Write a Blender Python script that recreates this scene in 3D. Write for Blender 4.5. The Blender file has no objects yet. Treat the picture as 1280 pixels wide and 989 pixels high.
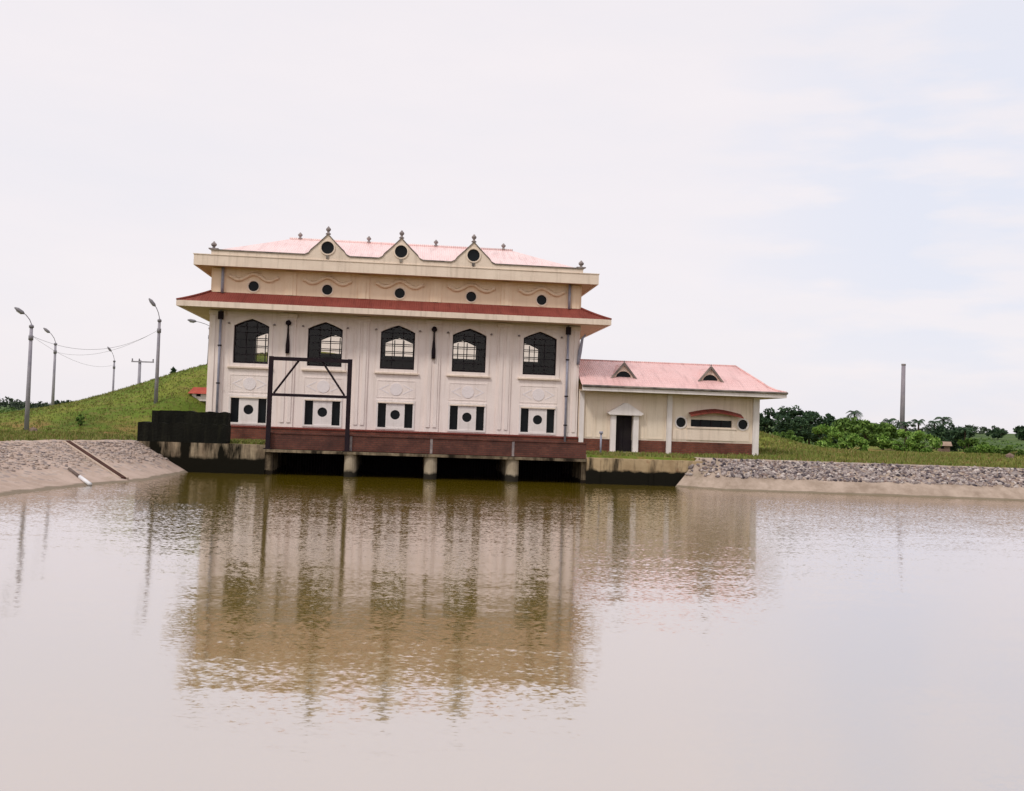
import bpy, bmesh, math, random
import numpy as np
from mathutils import Vector, Matrix
from mathutils.geometry import tessellate_polygon
random.seed(7); rng = np.random.default_rng(7)
R = math.radians
scene = bpy.context.scene
col = scene.collection

# ------------------------------------------------------------------ camera
F, CAMH = 1244.0, 3.3
ROLL, PITCH, YAW = R(2.0), R(1.636), R(5.9)
OX, OY = -7.52, 64.45                       # centre of the main facade, water level z = 0
cy, sy = math.cos(YAW), math.sin(YAW)

def W(t, y, z=0.0):                         # building frame -> world (y grows away from the viewer)
    return Vector((OX + t*cy - y*sy, OY + t*sy + y*cy, z))

def ray(px, py):
    a, b = px-640, py-494.5
    c, s = math.cos(ROLL), math.sin(ROLL)
    u, v = a*c+b*s, -a*s+b*c
    c, s = math.cos(PITCH), math.sin(PITCH)
    return Vector((u/F, c + v/F*s, s - v/F*c))

def at(px, py, Y):                          # where a sight line meets the distance Y
    d = ray(px, py); k = Y/d.y
    return Vector((k*d.x, Y, CAMH + k*d.z))

cam_d = bpy.data.cameras.new("camera"); cam = bpy.data.objects.new("camera", cam_d); col.objects.link(cam)
right0, up0 = Vector((1, 0, 0)), Vector((0, -math.sin(PITCH), math.cos(PITCH)))
fwd = Vector((0, math.cos(PITCH), math.sin(PITCH)))
rgt = right0*math.cos(ROLL) + up0*math.sin(ROLL); upv = up0*math.cos(ROLL) - right0*math.sin(ROLL)
m = Matrix((rgt, upv, -fwd)).transposed().to_4x4(); m.translation = (0, 0, CAMH)
cam.matrix_world = m
cam_d.lens = 36*F/1280; cam_d.sensor_width = 36; cam_d.clip_end = 9000; cam_d.clip_start = 0.1
scene.camera = cam

# ------------------------------------------------------------------ mesh helpers
class MB:
    def __init__(s): s.v = []; s.f = []
    def add(s, vs, fs):
        n = len(s.v); s.v += [tuple(p) for p in vs]; s.f += [tuple(i+n for i in f) for f in fs]; return s
    def box(s, x0, x1, y0, y1, z0, z1):
        return s.add([(x0,y0,z0),(x1,y0,z0),(x1,y1,z0),(x0,y1,z0),(x0,y0,z1),(x1,y0,z1),(x1,y1,z1),(x0,y1,z1)],
                     [(0,3,2,1),(4,5,6,7),(0,1,5,4),(1,2,6,5),(2,3,7,6),(3,0,4,7)])
    def plate(s, outer, holes, y0, y1):       # polygon in x,z with holes, extruded along y
        loops = [outer]+list(holes)
        tris = tessellate_polygon([[Vector((x, z, 0)) for x, z in lp] for lp in loops])
        flat = [p for lp in loops for p in lp]; n = len(flat)
        vs = [(x, y0, z) for x, z in flat]+[(x, y1, z) for x, z in flat]
        fs = [tuple(t) for t in tris]+[tuple(i+n for i in reversed(t)) for t in tris]
        k = 0
        for lp in loops:
            L = len(lp)
            for i in range(L):
                a, b = k+i, k+(i+1) % L
                fs.append((a, b, b+n, a+n))
            k += L
        return s.add(vs, fs)
    def tube(s, pts, r, n=8, cap=True):
        pts = [Vector(p) for p in pts]; rs = r if isinstance(r, (list, tuple)) else [r]*len(pts)
        vs = []; fs = []
        for i, p in enumerate(pts):
            d = (pts[min(i+1, len(pts)-1)]-pts[max(i-1, 0)]).normalized()
            a = d.cross(Vector((0, 0, 1)))
            if a.length < 1e-3: a = d.cross(Vector((0, 1, 0)))
            a.normalize(); b = d.cross(a)
            for k in range(n):
                t = 2*math.pi*k/n
                vs.append(p+(a*math.cos(t)+b*math.sin(t))*rs[i])
        for i in range(len(pts)-1):
            for k in range(n):
                fs.append((i*n+k, i*n+(k+1) % n, (i+1)*n+(k+1) % n, (i+1)*n+k))
        if cap:
            fs.append(tuple(reversed(range(n)))); fs.append(tuple((len(pts)-1)*n+k for k in range(n)))
        return s.add(vs, fs)
    def lathe(s, prof, cx, cyy, n=12):
        vs = []; fs = []
        for r, z in prof:
            for k in range(n):
                t = 2*math.pi*k/n; vs.append((cx+r*math.cos(t), cyy+r*math.sin(t), z))
        for i in range(len(prof)-1):
            for k in range(n):
                fs.append((i*n+k, i*n+(k+1) % n, (i+1)*n+(k+1) % n, (i+1)*n+k))
        fs.append(tuple(reversed(range(n)))); fs.append(tuple((len(prof)-1)*n+k for k in range(n)))
        return s.add(vs, fs)

def disc(cx, cz, r, n=28): return [(cx+r*math.cos(2*math.pi*k/n), cz+r*math.sin(2*math.pi*k/n)) for k in range(n)]

OFF = {}
def link(name, mb, mat, parent=None, smooth=False, fix=True, bevel=0):
    me = bpy.data.meshes.new(name)
    me.from_pydata(mb.v, [], mb.f); me.materials.append(mat)
    if fix:
        bm = bmesh.new(); bm.from_mesh(me); bmesh.ops.recalc_face_normals(bm, faces=bm.faces)
        if bevel:
            bmesh.ops.remove_doubles(bm, verts=bm.verts, dist=1e-5)
        bm.to_mesh(me); bm.free()
    if smooth:
        for p in me.polygons: p.use_smooth = True
    o = bpy.data.objects.new(name, me); col.objects.link(o)
    if parent is not None:
        o.parent = parent
        if parent.name in OFF: o.location = -OFF[parent.name]
    if bevel:
        b = o.modifiers.new("bevel", 'BEVEL'); b.width = bevel; b.segments = 2; b.limit_method = 'ANGLE'
    return o

def tag(o, label, cat, group=None, kind=None):
    if label: o["label"] = label
    if cat: o["category"] = cat
    if group: o["group"] = group
    if kind: o["kind"] = kind
    return o

def frame_thing(name, label, cat, t, y, z, group=None):     # Empty in the building frame; parts are given in frame coordinates
    o = bpy.data.objects.new(name, None); col.objects.link(o)
    o.location = W(t, y, z); o.rotation_euler = (0, 0, YAW); o.empty_display_size = .3
    OFF[o.name] = Vector((t, y, z)); return tag(o, label, cat, group)
def frame_obj(name, mb, mat, t, y, z, **k):                 # one-mesh thing in the building frame
    mb.v = [(a-t, b-y, c-z) for a, b, c in mb.v]
    o = link(name, mb, mat, **k); o.location = W(t, y, z); o.rotation_euler = (0, 0, YAW); return o
def world_thing(name, label, cat, loc, rz=0, group=None):    # parts are given relative to loc
    o = bpy.data.objects.new(name, None); col.objects.link(o)
    o.location = loc; o.rotation_euler = (0, 0, rz); return tag(o, label, cat, group)

# ------------------------------------------------------------------ materials
def mat_new(name):
    mt = bpy.data.materials.new(name); mt.use_nodes = True
    nt = mt.node_tree; b = nt.nodes["Principled BSDF"]
    return mt, nt, b
def N(nt, t, **k):
    n = nt.nodes.new(t)
    for a, v in k.items(): setattr(n, a, v)
    return n
def coords(nt, scale=(1, 1, 1), kind='Object'):
    tc = N(nt, 'ShaderNodeTexCoord'); mp = N(nt, 'ShaderNodeMapping'); mp.inputs['Scale'].default_value = scale
    nt.links.new(tc.outputs[kind], mp.inputs['Vector']); return mp.outputs['Vector']
def noise(nt, vec, scale, detail=4, rough=.55):
    n = N(nt, 'ShaderNodeTexNoise'); n.inputs['Scale'].default_value = scale; n.inputs['Detail'].default_value = detail
    n.inputs['Roughness'].default_value = rough; nt.links.new(vec, n.inputs['Vector']); return n
def ramp(nt, fac, stops):
    r = N(nt, 'ShaderNodeValToRGB'); e = r.color_ramp.elements
    while len(e) < len(stops): e.new(.5)
    for i, (p, c) in enumerate(stops):
        e[i].position = p; e[i].color = (c[0], c[1], c[2], 1) if not isinstance(c, (int, float)) else (c, c, c, 1)
    nt.links.new(fac, r.inputs['Fac']); return r.outputs['Color']
def mix(nt, fac, a, b, mode='MIX'):
    x = N(nt, 'ShaderNodeMix', data_type='RGBA', blend_type=mode)
    for s, v in ((0, fac), (6, a), (7, b)):
        if hasattr(v, 'is_linked') or hasattr(v, 'links'): nt.links.new(v, x.inputs[s])
        else: x.inputs[s].default_value = v if s == 0 else (v[0], v[1], v[2], 1)
    return x.outputs[2]
def bump(nt, b, h, dist, strength=1):
    n = N(nt, 'ShaderNodeBump'); n.inputs['Distance'].default_value = dist; n.inputs['Strength'].default_value = strength
    nt.links.new(h, n.inputs['Height']); nt.links.new(n.outputs['Normal'], b.inputs['Normal'])

def plain(name, c, c2=None, scale=1.5, rough=.8, bd=.01, streak=None, metal=0):
    """paint / plaster / metal with blotches (c..c2) and optional vertical run-off streaks"""
    mt, nt, b = mat_new(name); c2 = c2 or tuple(x*.8 for x in c)
    v = coords(nt); n1 = noise(nt, v, scale, 6)
    cc = mix(nt, ramp(nt, n1.outputs['Fac'], [(.35, 0.), (.7, 1.)]), c, c2)
    if streak:
        v2 = coords(nt, (3.0, 3.0, .22)); n2 = noise(nt, v2, 1.3, 6, .65)
        cc = mix(nt, ramp(nt, n2.outputs['Fac'], [(.5, 0.), (.72, streak[1])]), cc, streak[0])
    nt.links.new(cc, b.inputs['Base Color']); b.inputs['Roughness'].default_value = rough; b.inputs['Metallic'].default_value = metal; b.inputs['Specular IOR Level'].default_value = .15 if max(c) < .1 else .35
    n3 = noise(nt, v, 9, 4); bump(nt, b, n3.outputs['Fac'], bd)
    return mt

M = {}
M['wall']   = plain('lower_wall_paint', (.89,.785,.735), (.82,.72,.68), .5, .75, .01, ((.58,.48,.42), .45))
M['upper']  = plain('upper_wall_paint', (.88,.70,.52), (.80,.62,.45), .6, .75, .01, ((.60,.43,.28), .35))
M['trim']   = plain('cream_trim', (.84,.71,.59), (.75,.62,.51), .8, .7, .01, ((.44,.36,.28), .5))
M['white']  = plain('white_trim', (.82,.76,.74), (.74,.68,.65), 1.2, .65, .01, ((.45,.40,.35), .4))
M['annex']  = plain('annex_wall_paint', (.85,.73,.60), (.78,.66,.53), .7, .75, .01, ((.50,.40,.27), .5))
M['coping'] = plain('weathered_coping', (.10,.085,.08), (.30,.26,.22), 1.6, .8)
M['finial'] = plain('finial_stone', (.20,.17,.18), (.33,.28,.26), 4, .8)
M['dark']   = plain('dark_steel', (.010,.006,.011), (.022,.012,.014), 3, .7)
M['frame']  = plain('window_frame_paint', (.012,.008,.012), (.022,.014,.016), 3, .7)
M['lining'] = plain('dark_interior', (.016,.012,.015), (.022,.018,.018), 1, .9)  # near-black: the shade of unlit interiors is put into the colour
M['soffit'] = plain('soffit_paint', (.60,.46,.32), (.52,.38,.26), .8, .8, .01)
M['relief'] = plain('relief_paint', (.84,.77,.77), (.78,.71,.71), 2, .7)
M['pipe']   = plain('pipe_paint', (.34,.34,.42), (.24,.24,.30), 3, .5)
M['pole']   = plain('pole_concrete', (.26,.25,.30), (.38,.36,.40), 1.5, .8)
M['lamp']   = plain('lamp_housing', (.16,.15,.17), (.22,.21,.23), 3, .5)
M['glow']   = plain('lamp_glass', (.55,.55,.58), (.5,.5,.52), 3, .3)
M['bark']   = plain('bark', (.09,.065,.045), (.05,.035,.025), 4, .9, .03)
M['black']  = plain('blackened_concrete', (.010,.010,.007), (.005,.005,.004), 1.3, .95, .06, ((.035,.034,.02), .4))
M['stone']  = plain('boulder', (.16,.10,.08), (.24,.18,.14), 2.5, .9, .05)
M['pink_roof_small'] = plain('faded_red_sheet', (.34,.10,.08), (.42,.20,.16), 1.5, .6)

def mat_glass():
    mt, nt, b = mat_new('window_glass'); nt.nodes.remove(b); out = nt.nodes['Material Output']
    tr = N(nt, 'ShaderNodeBsdfTransparent'); tr.inputs['Color'].default_value = (.93,.90,.86,1)
    gl = N(nt, 'ShaderNodeBsdfGlossy'); gl.inputs['Roughness'].default_value = .03
    fr = N(nt, 'ShaderNodeFresnel'); fr.inputs['IOR'].default_value = 1.3
    mx = N(nt, 'ShaderNodeMixShader')
    nt.links.new(fr.outputs[0], mx.inputs[0]); nt.links.new(tr.outputs[0], mx.inputs[1]); nt.links.new(gl.outputs[0], mx.inputs[2])
    nt.links.new(mx.outputs[0], out.inputs['Surface']); return mt
M['glass'] = mat_glass()
def mat_blackglass():
    mt, nt, b = mat_new('dark_glass'); b.inputs['Base Color'].default_value = (.008,.010,.012,1); b.inputs['Roughness'].default_value = .25
    b.inputs['Specular IOR Level'].default_value = .15; return mt
M['bglass'] = mat_blackglass()

def mat_roof(name, c, c2, per=2.2, rg=.42):
    mt, nt, b = mat_new(name); v = coords(nt)
    n1 = noise(nt, v, .5, 6); cc = mix(nt, ramp(nt, n1.outputs['Fac'], [(.35, 0.), (.7, 1.)]), c, c2)
    v2 = coords(nt, (2.5, .3, .3)); n2 = noise(nt, v2, 1.5, 5); cc = mix(nt, ramp(nt, n2.outputs['Fac'], [(.5, 0.), (.75, .5)]), cc, tuple(x*.5 for x in c))
    nt.links.new(cc, b.inputs['Base Color']); b.inputs['Roughness'].default_value = rg; b.inputs['Specular IOR Level'].default_value = .5 if rg < .5 else .15
    w = N(nt, 'ShaderNodeTexWave', wave_type='BANDS', bands_direction='X'); w.inputs['Scale'].default_value = per
    nt.links.new(v, w.inputs['Vector'])
    w2 = N(nt, 'ShaderNodeTexWave', wave_type='BANDS', bands_direction='Y', wave_profile='SAW'); w2.inputs['Scale'].default_value = .9
    nt.links.new(v, w2.inputs['Vector'])
    ad = N(nt, 'ShaderNodeMath', operation='ADD'); nt.links.new(w.outputs['Fac'], ad.inputs[0]); nt.links.new(w2.outputs['Fac'], ad.inputs[1])
    bump(nt, b, ad.outputs[0], .02); return mt
M['roof'] = mat_roof('pink_roof_tiles', (.86,.61,.59), (.90,.69,.67))
M['aroof'] = mat_roof('rose_roof_tiles', (.75,.45,.43), (.82,.54,.52))
M['eave'] = mat_roof('red_eave_tiles', (.19,.042,.032), (.26,.068,.05), 2.2, .7)

def mat_brick(name, c1, c2, mort, horiz=False, sc=1.0):
    mt, nt, b = mat_new(name); tc = N(nt, 'ShaderNodeTexCoord'); sp = N(nt, 'ShaderNodeSeparateXYZ'); cb = N(nt, 'ShaderNodeCombineXYZ')
    nt.links.new(tc.outputs['Object'], sp.inputs[0]); nt.links.new(sp.outputs['X'], cb.inputs['X']); nt.links.new(sp.outputs['Y' if horiz else 'Z'], cb.inputs['Y'])
    br = N(nt, 'ShaderNodeTexBrick'); br.inputs['Scale'].default_value = sc
    for k, v in (('Color1', c1), ('Color2', c2), ('Mortar', mort)): br.inputs[k].default_value = (*v, 1)
    br.inputs['Brick Width'].default_value = .30; br.inputs['Row Height'].default_value = .12; br.inputs['Mortar Size'].default_value = .012
    nt.links.new(cb.outputs[0], br.inputs['Vector'])
    n1 = noise(nt, tc.outputs['Object'], .9, 6, .65)
    cc = mix(nt, ramp(nt, n1.outputs['Fac'], [(.42, 0.), (.7, .8)]), br.outputs['Color'], tuple(x*.25 for x in c1))
    nt.links.new(cc, b.inputs['Base Color']); b.inputs['Roughness'].default_value = .85
    inv = N(nt, 'ShaderNodeMath', operation='SUBTRACT'); inv.inputs[0].default_value = 1; nt.links.new(br.outputs['Fac'], inv.inputs[1])
    bump(nt, b, inv.outputs[0], .012); return mt
M['brick'] = mat_brick('plinth_brick', (.16,.042,.024), (.22,.062,.036), (.12,.07,.05))
M['deck'] = mat_brick('deck_paving', (.105,.036,.028), (.14,.052,.038), (.07,.042,.034), True)

def mat_stained(name, c, c2, dark, wl=.45, amt=.5):
    """wet concrete: blotches, run-off stains, and the dark algae band that water leaves up to wl above the water line"""
    mt, nt, b = mat_new(name); g = N(nt, 'ShaderNodeNewGeometry'); v = g.outputs['Position']
    n1 = noise(nt, v, 1.1, 7, .65); cc = mix(nt, ramp(nt, n1.outputs['Fac'], [(.38, 0.), (.62, 1.)]), c, c2)
    mp = N(nt, 'ShaderNodeMapping'); mp.inputs['Scale'].default_value = (1.3, 1.3, .25); nt.links.new(v, mp.inputs['Vector'])
    n2 = noise(nt, mp.outputs[0], 1.2, 6, .6); cc = mix(nt, ramp(nt, n2.outputs['Fac'], [(.62-.25*amt, 0.), (.80-.25*amt, 1.)]), cc, dark)
    n4 = noise(nt, v, .9, 3); cc = mix(nt, ramp(nt, n4.outputs['Fac'], [(.66, 0.), (.74, .6)]), cc, (.22,.07,.03))
    sp = N(nt, 'ShaderNodeSeparateXYZ'); nt.links.new(v, sp.inputs[0])
    n3 = noise(nt, v, 1.4, 5); ad = N(nt, 'ShaderNodeMath', operation='MULTIPLY_ADD'); ad.inputs[1].default_value = -.5
    nt.links.new(n3.outputs['Fac'], ad.inputs[0]); nt.links.new(sp.outputs['Z'], ad.inputs[2])
    cc = mix(nt, ramp(nt, ad.outputs[0], [(max(wl-.32, .0), 1.), (wl-.18, 0.)]), cc, dark)
    nt.links.new(cc, b.inputs['Base Color']); b.inputs['Roughness'].default_value = .9; b.inputs['Specular IOR Level'].default_value = .1
    bump(nt, b, n1.outputs['Fac'], .04); return mt
M['abut_l'] = mat_stained('abutment_concrete_left', (.42,.34,.23), (.24,.18,.12), (.008,.007,.004), .85, .95)
M['abut_r'] = mat_stained('abutment_concrete_right', (.50,.38,.23), (.36,.26,.15), (.010,.009,.006), .80, .45)
M['pier'] = mat_stained('pier_concrete', (.46,.39,.29), (.34,.28,.20), (.03,.026,.02), .35, .25)
M['deckface'] = mat_brick('deck_face_brick', (.11,.032,.022), (.155,.050,.032), (.085,.045,.034))
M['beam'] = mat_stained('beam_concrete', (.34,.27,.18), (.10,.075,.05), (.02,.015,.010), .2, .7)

def mat_island(name, cols, rough=.7, trans=0, bnoise=0):
    mt, nt, b = mat_new(name); g = N(nt, 'ShaderNodeNewGeometry')
    stops = [((i+.5)/len(cols), c) for i, c in enumerate(cols)]
    cc = ramp(nt, g.outputs['Random Per Island'], stops)
    
    if not bnoise:
        n1 = noise(nt, coords(nt), .55, 3); cc = mix(nt, ramp(nt, n1.outputs['Fac'], [(.4, .0), (.65, .45)]), cc, cols[0])
    nt.links.new(cc, b.inputs['Base Color']); b.inputs['Roughness'].default_value = rough; b.inputs['Specular IOR Level'].default_value = .25
    if bnoise:
        n2 = noise(nt, coords(nt), 5, 4); bump(nt, b, n2.outputs['Fac'], bnoise)
    return mt
M['leaf_dark'] = mat_island('dark_leaves', [(.016,.040,.020), (.032,.07,.03), (.06,.11,.045)])
M['leaf_mid'] = mat_island('mid_leaves', [(.055,.11,.020), (.11,.20,.035), (.18,.29,.06)])
M['leaf_bright'] = mat_island('bright_leaves', [(.09,.19,.03), (.18,.32,.05), (.29,.43,.10)])
M['leaf_far'] = mat_island('far_leaves', [(.03,.045,.03), (.04,.06,.035), (.06,.085,.045)])
M['grassb'] = mat_island('grass_blades', [(.13,.17,.03), (.17,.21,.04), (.25,.22,.07), (.15,.19,.035), (.27,.19,.08)])
M['riprap'] = mat_island('rubble_stone', [(.06,.05,.058), (.26,.215,.21), (.42,.36,.33), (.13,.105,.11), (.56,.50,.46), (.22,.16,.14)], .9, 0, .02)
M['pitch'] = mat_island('pitched_stone', [(.36,.29,.25), (.46,.37,.31), (.26,.22,.21), (.52,.43,.37), (.18,.15,.15), (.42,.33,.27)], .9, 0, .02)

def mat_ground():
    mt, nt, b = mat_new('grass_ground'); g = N(nt, 'ShaderNodeNewGeometry'); v = g.outputs['Position']
    n1 = noise(nt, v, .16, 6, .6); n2 = noise(nt, v, .9, 6, .7); n3 = noise(nt, v, .045, 4)
    cc = ramp(nt, n1.outputs['Fac'], [(.28, (.08,.13,.02)), (.46, (.14,.20,.03)), (.60, (.20,.23,.04)), (.76, (.11,.17,.025))])
    cc = mix(nt, ramp(nt, n2.outputs['Fac'], [(.52, 0.), (.68, .75)]), cc, (.25,.17,.07))
    cc = mix(nt, ramp(nt, n2.outputs['Color'], [(.54, 0.), (.7, .5)]), cc, (.06,.085,.02))
    z0 = N(nt, 'ShaderNodeSeparateXYZ'); nt.links.new(v, z0.inputs[0])
    lo = N(nt, 'ShaderNodeMapRange'); lo.inputs['From Min'].default_value = 2.9; lo.inputs['From Max'].default_value = 1.9; nt.links.new(z0.outputs['Z'], lo.inputs['Value'])
    n8 = noise(nt, v, .33, 6, .7); m8 = N(nt, 'ShaderNodeMath', operation='MULTIPLY'); nt.links.new(lo.outputs[0], m8.inputs[0]); nt.links.new(ramp(nt, n8.outputs['Fac'], [(.47, 0.), (.60, .8)]), m8.inputs[1])
    cc = mix(nt, m8.outputs[0], cc, (.31,.17,.075))
    # open country far off is duller green
    sp = N(nt, 'ShaderNodeSeparateXYZ'); nt.links.new(v, sp.inputs[0])
    mr = N(nt, 'ShaderNodeMapRange'); mr.inputs['From Min'].default_value = 110; mr.inputs['From Max'].default_value = 190
    nt.links.new(sp.outputs['Y'], mr.inputs['Value'])
    far = ramp(nt, n3.outputs['Fac'], [(.4, (.06,.10,.035)), (.6, (.10,.15,.05))])
    cc = mix(nt, mr.outputs[0], cc, far)
    nt.links.new(cc, b.inputs['Base Color']); b.inputs['Roughness'].default_value = .95; b.inputs['Specular IOR Level'].default_value = .1
    n4 = noise(nt, v, 5, 6, .7); bump(nt, b, n4.outputs['Fac'], .12); return mt
M['ground'] = mat_ground()

def mat_slope(name, base, base2, stone, zs):
    """mortared stone slope; stones cast in the mortar show above zs, a cement apron below"""
    mt, nt, b = mat_new(name); g = N(nt, 'ShaderNodeNewGeometry'); v = g.outputs['Position']
    n1 = noise(nt, v, .8, 7, .65); cc = mix(nt, ramp(nt, n1.outputs['Fac'], [(.4, 0.), (.62, 1.)]), base, base2)
    vo = N(nt, 'ShaderNodeTexVoronoi'); vo.inputs['Scale'].default_value = 2.6; nt.links.new(v, vo.inputs['Vector'])
    rnd = N(nt, 'ShaderNodeSeparateColor'); nt.links.new(vo.outputs['Color'], rnd.inputs[0])
    st = ramp(nt, rnd.outputs[0], [(.0, stone[0]), (.5, stone[1]), (1., stone[2])])
    sp = N(nt, 'ShaderNodeSeparateXYZ'); nt.links.new(v, sp.inputs[0])
    zz = N(nt, 'ShaderNodeMath', operation='MULTIPLY_ADD'); zz.inputs[1].default_value = .6; nt.links.new(n1.outputs['Fac'], zz.inputs[0]); nt.links.new(sp.outputs['Z'], zz.inputs[2])
    mk = ramp(nt, zz.outputs[0], [(zs+.15, 0.), (min(zs+.35, 1.), 1.)])
    lm = N(nt, 'ShaderNodeMath', operation='LESS_THAN'); lm.inputs[1].default_value = .42; nt.links.new(vo.outputs['Distance'], lm.inputs[0])
    ml = N(nt, 'ShaderNodeMath', operation='MULTIPLY'); nt.links.new(mk, ml.inputs[0]); nt.links.new(lm.outputs[0], ml.inputs[1])
    m8 = N(nt, 'ShaderNodeMath', operation='MULTIPLY'); m8.inputs[1].default_value = .75; nt.links.new(ml.outputs[0], m8.inputs[0])
    cc = mix(nt, m8.outputs[0], cc, st)
    n5 = noise(nt, v, .5, 6, .7); cc = mix(nt, ramp(nt, n5.outputs['Fac'], [(.58, 0.), (.68, .6)]), cc, (.20,.17,.10))
    # wet, mossy rim at the water line
    n6 = noise(nt, v, .9, 4); ad = N(nt, 'ShaderNodeMath', operation='MULTIPLY_ADD'); ad.inputs[1].default_value = -.14
    nt.links.new(n6.outputs['Fac'], ad.inputs[0]); nt.links.new(sp.outputs['Z'], ad.inputs[2])
    cc = mix(nt, ramp(nt, ad.outputs[0], [(.0, .8), (.03, 0.)]), cc, (.16,.13,.08))
    nt.links.new(cc, b.inputs['Base Color']); b.inputs['Roughness'].default_value = .9
    n7 = noise(nt, v, 4, 6, .7); bump(nt, b, n7.outputs['Fac'], .06); return mt
M['slope_l'] = mat_slope('left_slope', (.50,.385,.32), (.40,.30,.24), ((.20,.17,.17), (.34,.28,.25), (.52,.43,.37)), .35)
M['slope_r'] = mat_slope('right_slope', (.45,.355,.285), (.29,.22,.165), ((.12,.10,.13), (.26,.22,.22), (.42,.37,.35)), .85)

def mat_water():
    mt, nt, b = mat_new('muddy_water'); nt.nodes.remove(b); out = nt.nodes['Material Output']
    g = N(nt, 'ShaderNodeNewGeometry'); pos = g.outputs['Position']
    def slopes(sc, ax, ay, detail=2):
        mp = N(nt, 'ShaderNodeMapping'); mp.inputs['Scale'].default_value = sc; mp.inputs['Rotation'].default_value = (0, 0, R(4)); nt.links.new(pos, mp.inputs['Vector'])
        n = noise(nt, mp.outputs[0], 1.0, detail, .55)
        s = N(nt, 'ShaderNodeVectorMath', operation='SUBTRACT'); s.inputs[1].default_value = (.5, .5, .5); nt.links.new(n.outputs['Color'], s.inputs[0])
        q = N(nt, 'ShaderNodeVectorMath', operation='MULTIPLY'); q.inputs[1].default_value = (ax, ay, 0); nt.links.new(s.outputs[0], q.inputs[0])
        return q.outputs[0]
    calm = slopes((.55, 2.1, 1), .008, .048)
    swell = slopes((.12, .45, 1), .004, .016, 1)
    fine = slopes((11, 15, 1), .08, .50, 2)
    # breeze: ripples are livelier towards the intake and in patches
    sp = N(nt, 'ShaderNodeSeparateXYZ'); nt.links.new(pos, sp.inputs[0])
    mr = N(nt, 'ShaderNodeMapRange'); mr.inputs['From Min'].default_value = 14; mr.inputs['From Max'].default_value = 55
    mr.inputs['To Min'].default_value = .22; mr.inputs['To Max'].default_value = 1.0; nt.links.new(sp.outputs['Y'], mr.inputs['Value'])
    mp = N(nt, 'ShaderNodeMapping'); mp.inputs['Scale'].default_value = (.05, .12, 1); nt.links.new(pos, mp.inputs['Vector'])
    pn = noise(nt, mp.outputs[0], 1, 3); pr = ramp(nt, pn.outputs['Fac'], [(.35, .55), (.65, 1.)])
    am = N(nt, 'ShaderNodeMath', operation='MULTIPLY'); nt.links.new(mr.outputs[0], am.inputs[0]); nt.links.new(pr, am.inputs[1])
    fs = N(nt, 'ShaderNodeVectorMath', operation='SCALE'); nt.links.new(fine, fs.inputs[0]); nt.links.new(am.outputs[0], fs.inputs['Scale'])
    a1 = N(nt, 'ShaderNodeVectorMath', operation='ADD'); nt.links.new(calm, a1.inputs[0]); nt.links.new(swell, a1.inputs[1])
    a2 = N(nt, 'ShaderNodeVectorMath', operation='ADD'); nt.links.new(a1.outputs[0], a2.inputs[0]); nt.links.new(fs.outputs[0], a2.inputs[1])
    a3 = N(nt, 'ShaderNodeVectorMath', operation='ADD'); nt.links.new(a2.outputs[0], a3.inputs[0]); a3.inputs[1].default_value = (0, 0, 1)
    nn = N(nt, 'ShaderNodeVectorMath', operation='NORMALIZE'); nt.links.new(a3.outputs[0], nn.inputs[0])
    df = N(nt, 'ShaderNodeBsdfDiffuse'); nd = noise(nt, pos, .05, 3)
    dc = mix(nt, nd.outputs['Fac'], WATER_C1, WATER_C2); nt.links.new(dc, df.inputs['Color'])
    gl = N(nt, 'ShaderNodeBsdfGlossy'); gl.inputs['Roughness'].default_value = .075; gl.inputs['Color'].default_value = (.97,.945,1.0,1)
    nt.links.new(nn.outputs[0], gl.inputs['Normal'])
    fr = N(nt, 'ShaderNodeFresnel'); fr.inputs['IOR'].default_value = WATER_IOR
    mx = N(nt, 'ShaderNodeMixShader'); fm = N(nt, 'ShaderNodeMath', operation='MULTIPLY_ADD', use_clamp=True); nt.links.new(fr.outputs[0], fm.inputs[0]); fm.inputs[1].default_value = .39; fm.inputs[2].default_value = .61
    nt.links.new(fm.outputs[0], mx.inputs[0]); nt.links.new(df.outputs[0], mx.inputs[1]); nt.links.new(gl.outputs[0], mx.inputs[2])
    nt.links.new(mx.outputs[0], out.inputs['Surface']); return mt
WATER_C1, WATER_C2, WATER_IOR = (.25,.175,.002), (.27,.195,.008), 1.33
M['water'] = mat_water()

# ------------------------------------------------------------------ terrain
def w2(t, y): p = W(t, y); return (p.x, p.y)
LT = [(-26.0, 4.0), (-25.0, 36), (-24.2, 43), (-22.7, 49.5), w2(-14.0, -7.9)]          # top edge of the left slope
LB = [(-19.6, 4.0), (-18.75, 36.7), (-18.3, 42.6), (-17.3, 47.5), w2(-11.2, -8.02)]    # its toe at the water
RT = [w2(17.75, -7.9), (13.5, 58.9), (31, 60.2), (60, 62), (120, 62)]
RM = [w2(17.0, -8.1), (12.6, 57.0), (29, 56.8), (60, 57), (120, 57)]
RB = [w2(16.4, -8.3), (12.2, 56.1), (28.9, 55.9), (60, 55.6), (120, 55.6)]
POND = [(-26, 4), (-25.0, 36), (-24.2, 43), (-22.7, 49.5), w2(-14.0, -7.5), w2(-7.15, -7.5), w2(-7.15, .4), w2(11.3, .4), w2(11.3, -7.5),
        w2(17.75, -7.5), (13.5, 58.9), (31, 60.2), (60, 62), (120, 62), (120, 4)]

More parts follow.
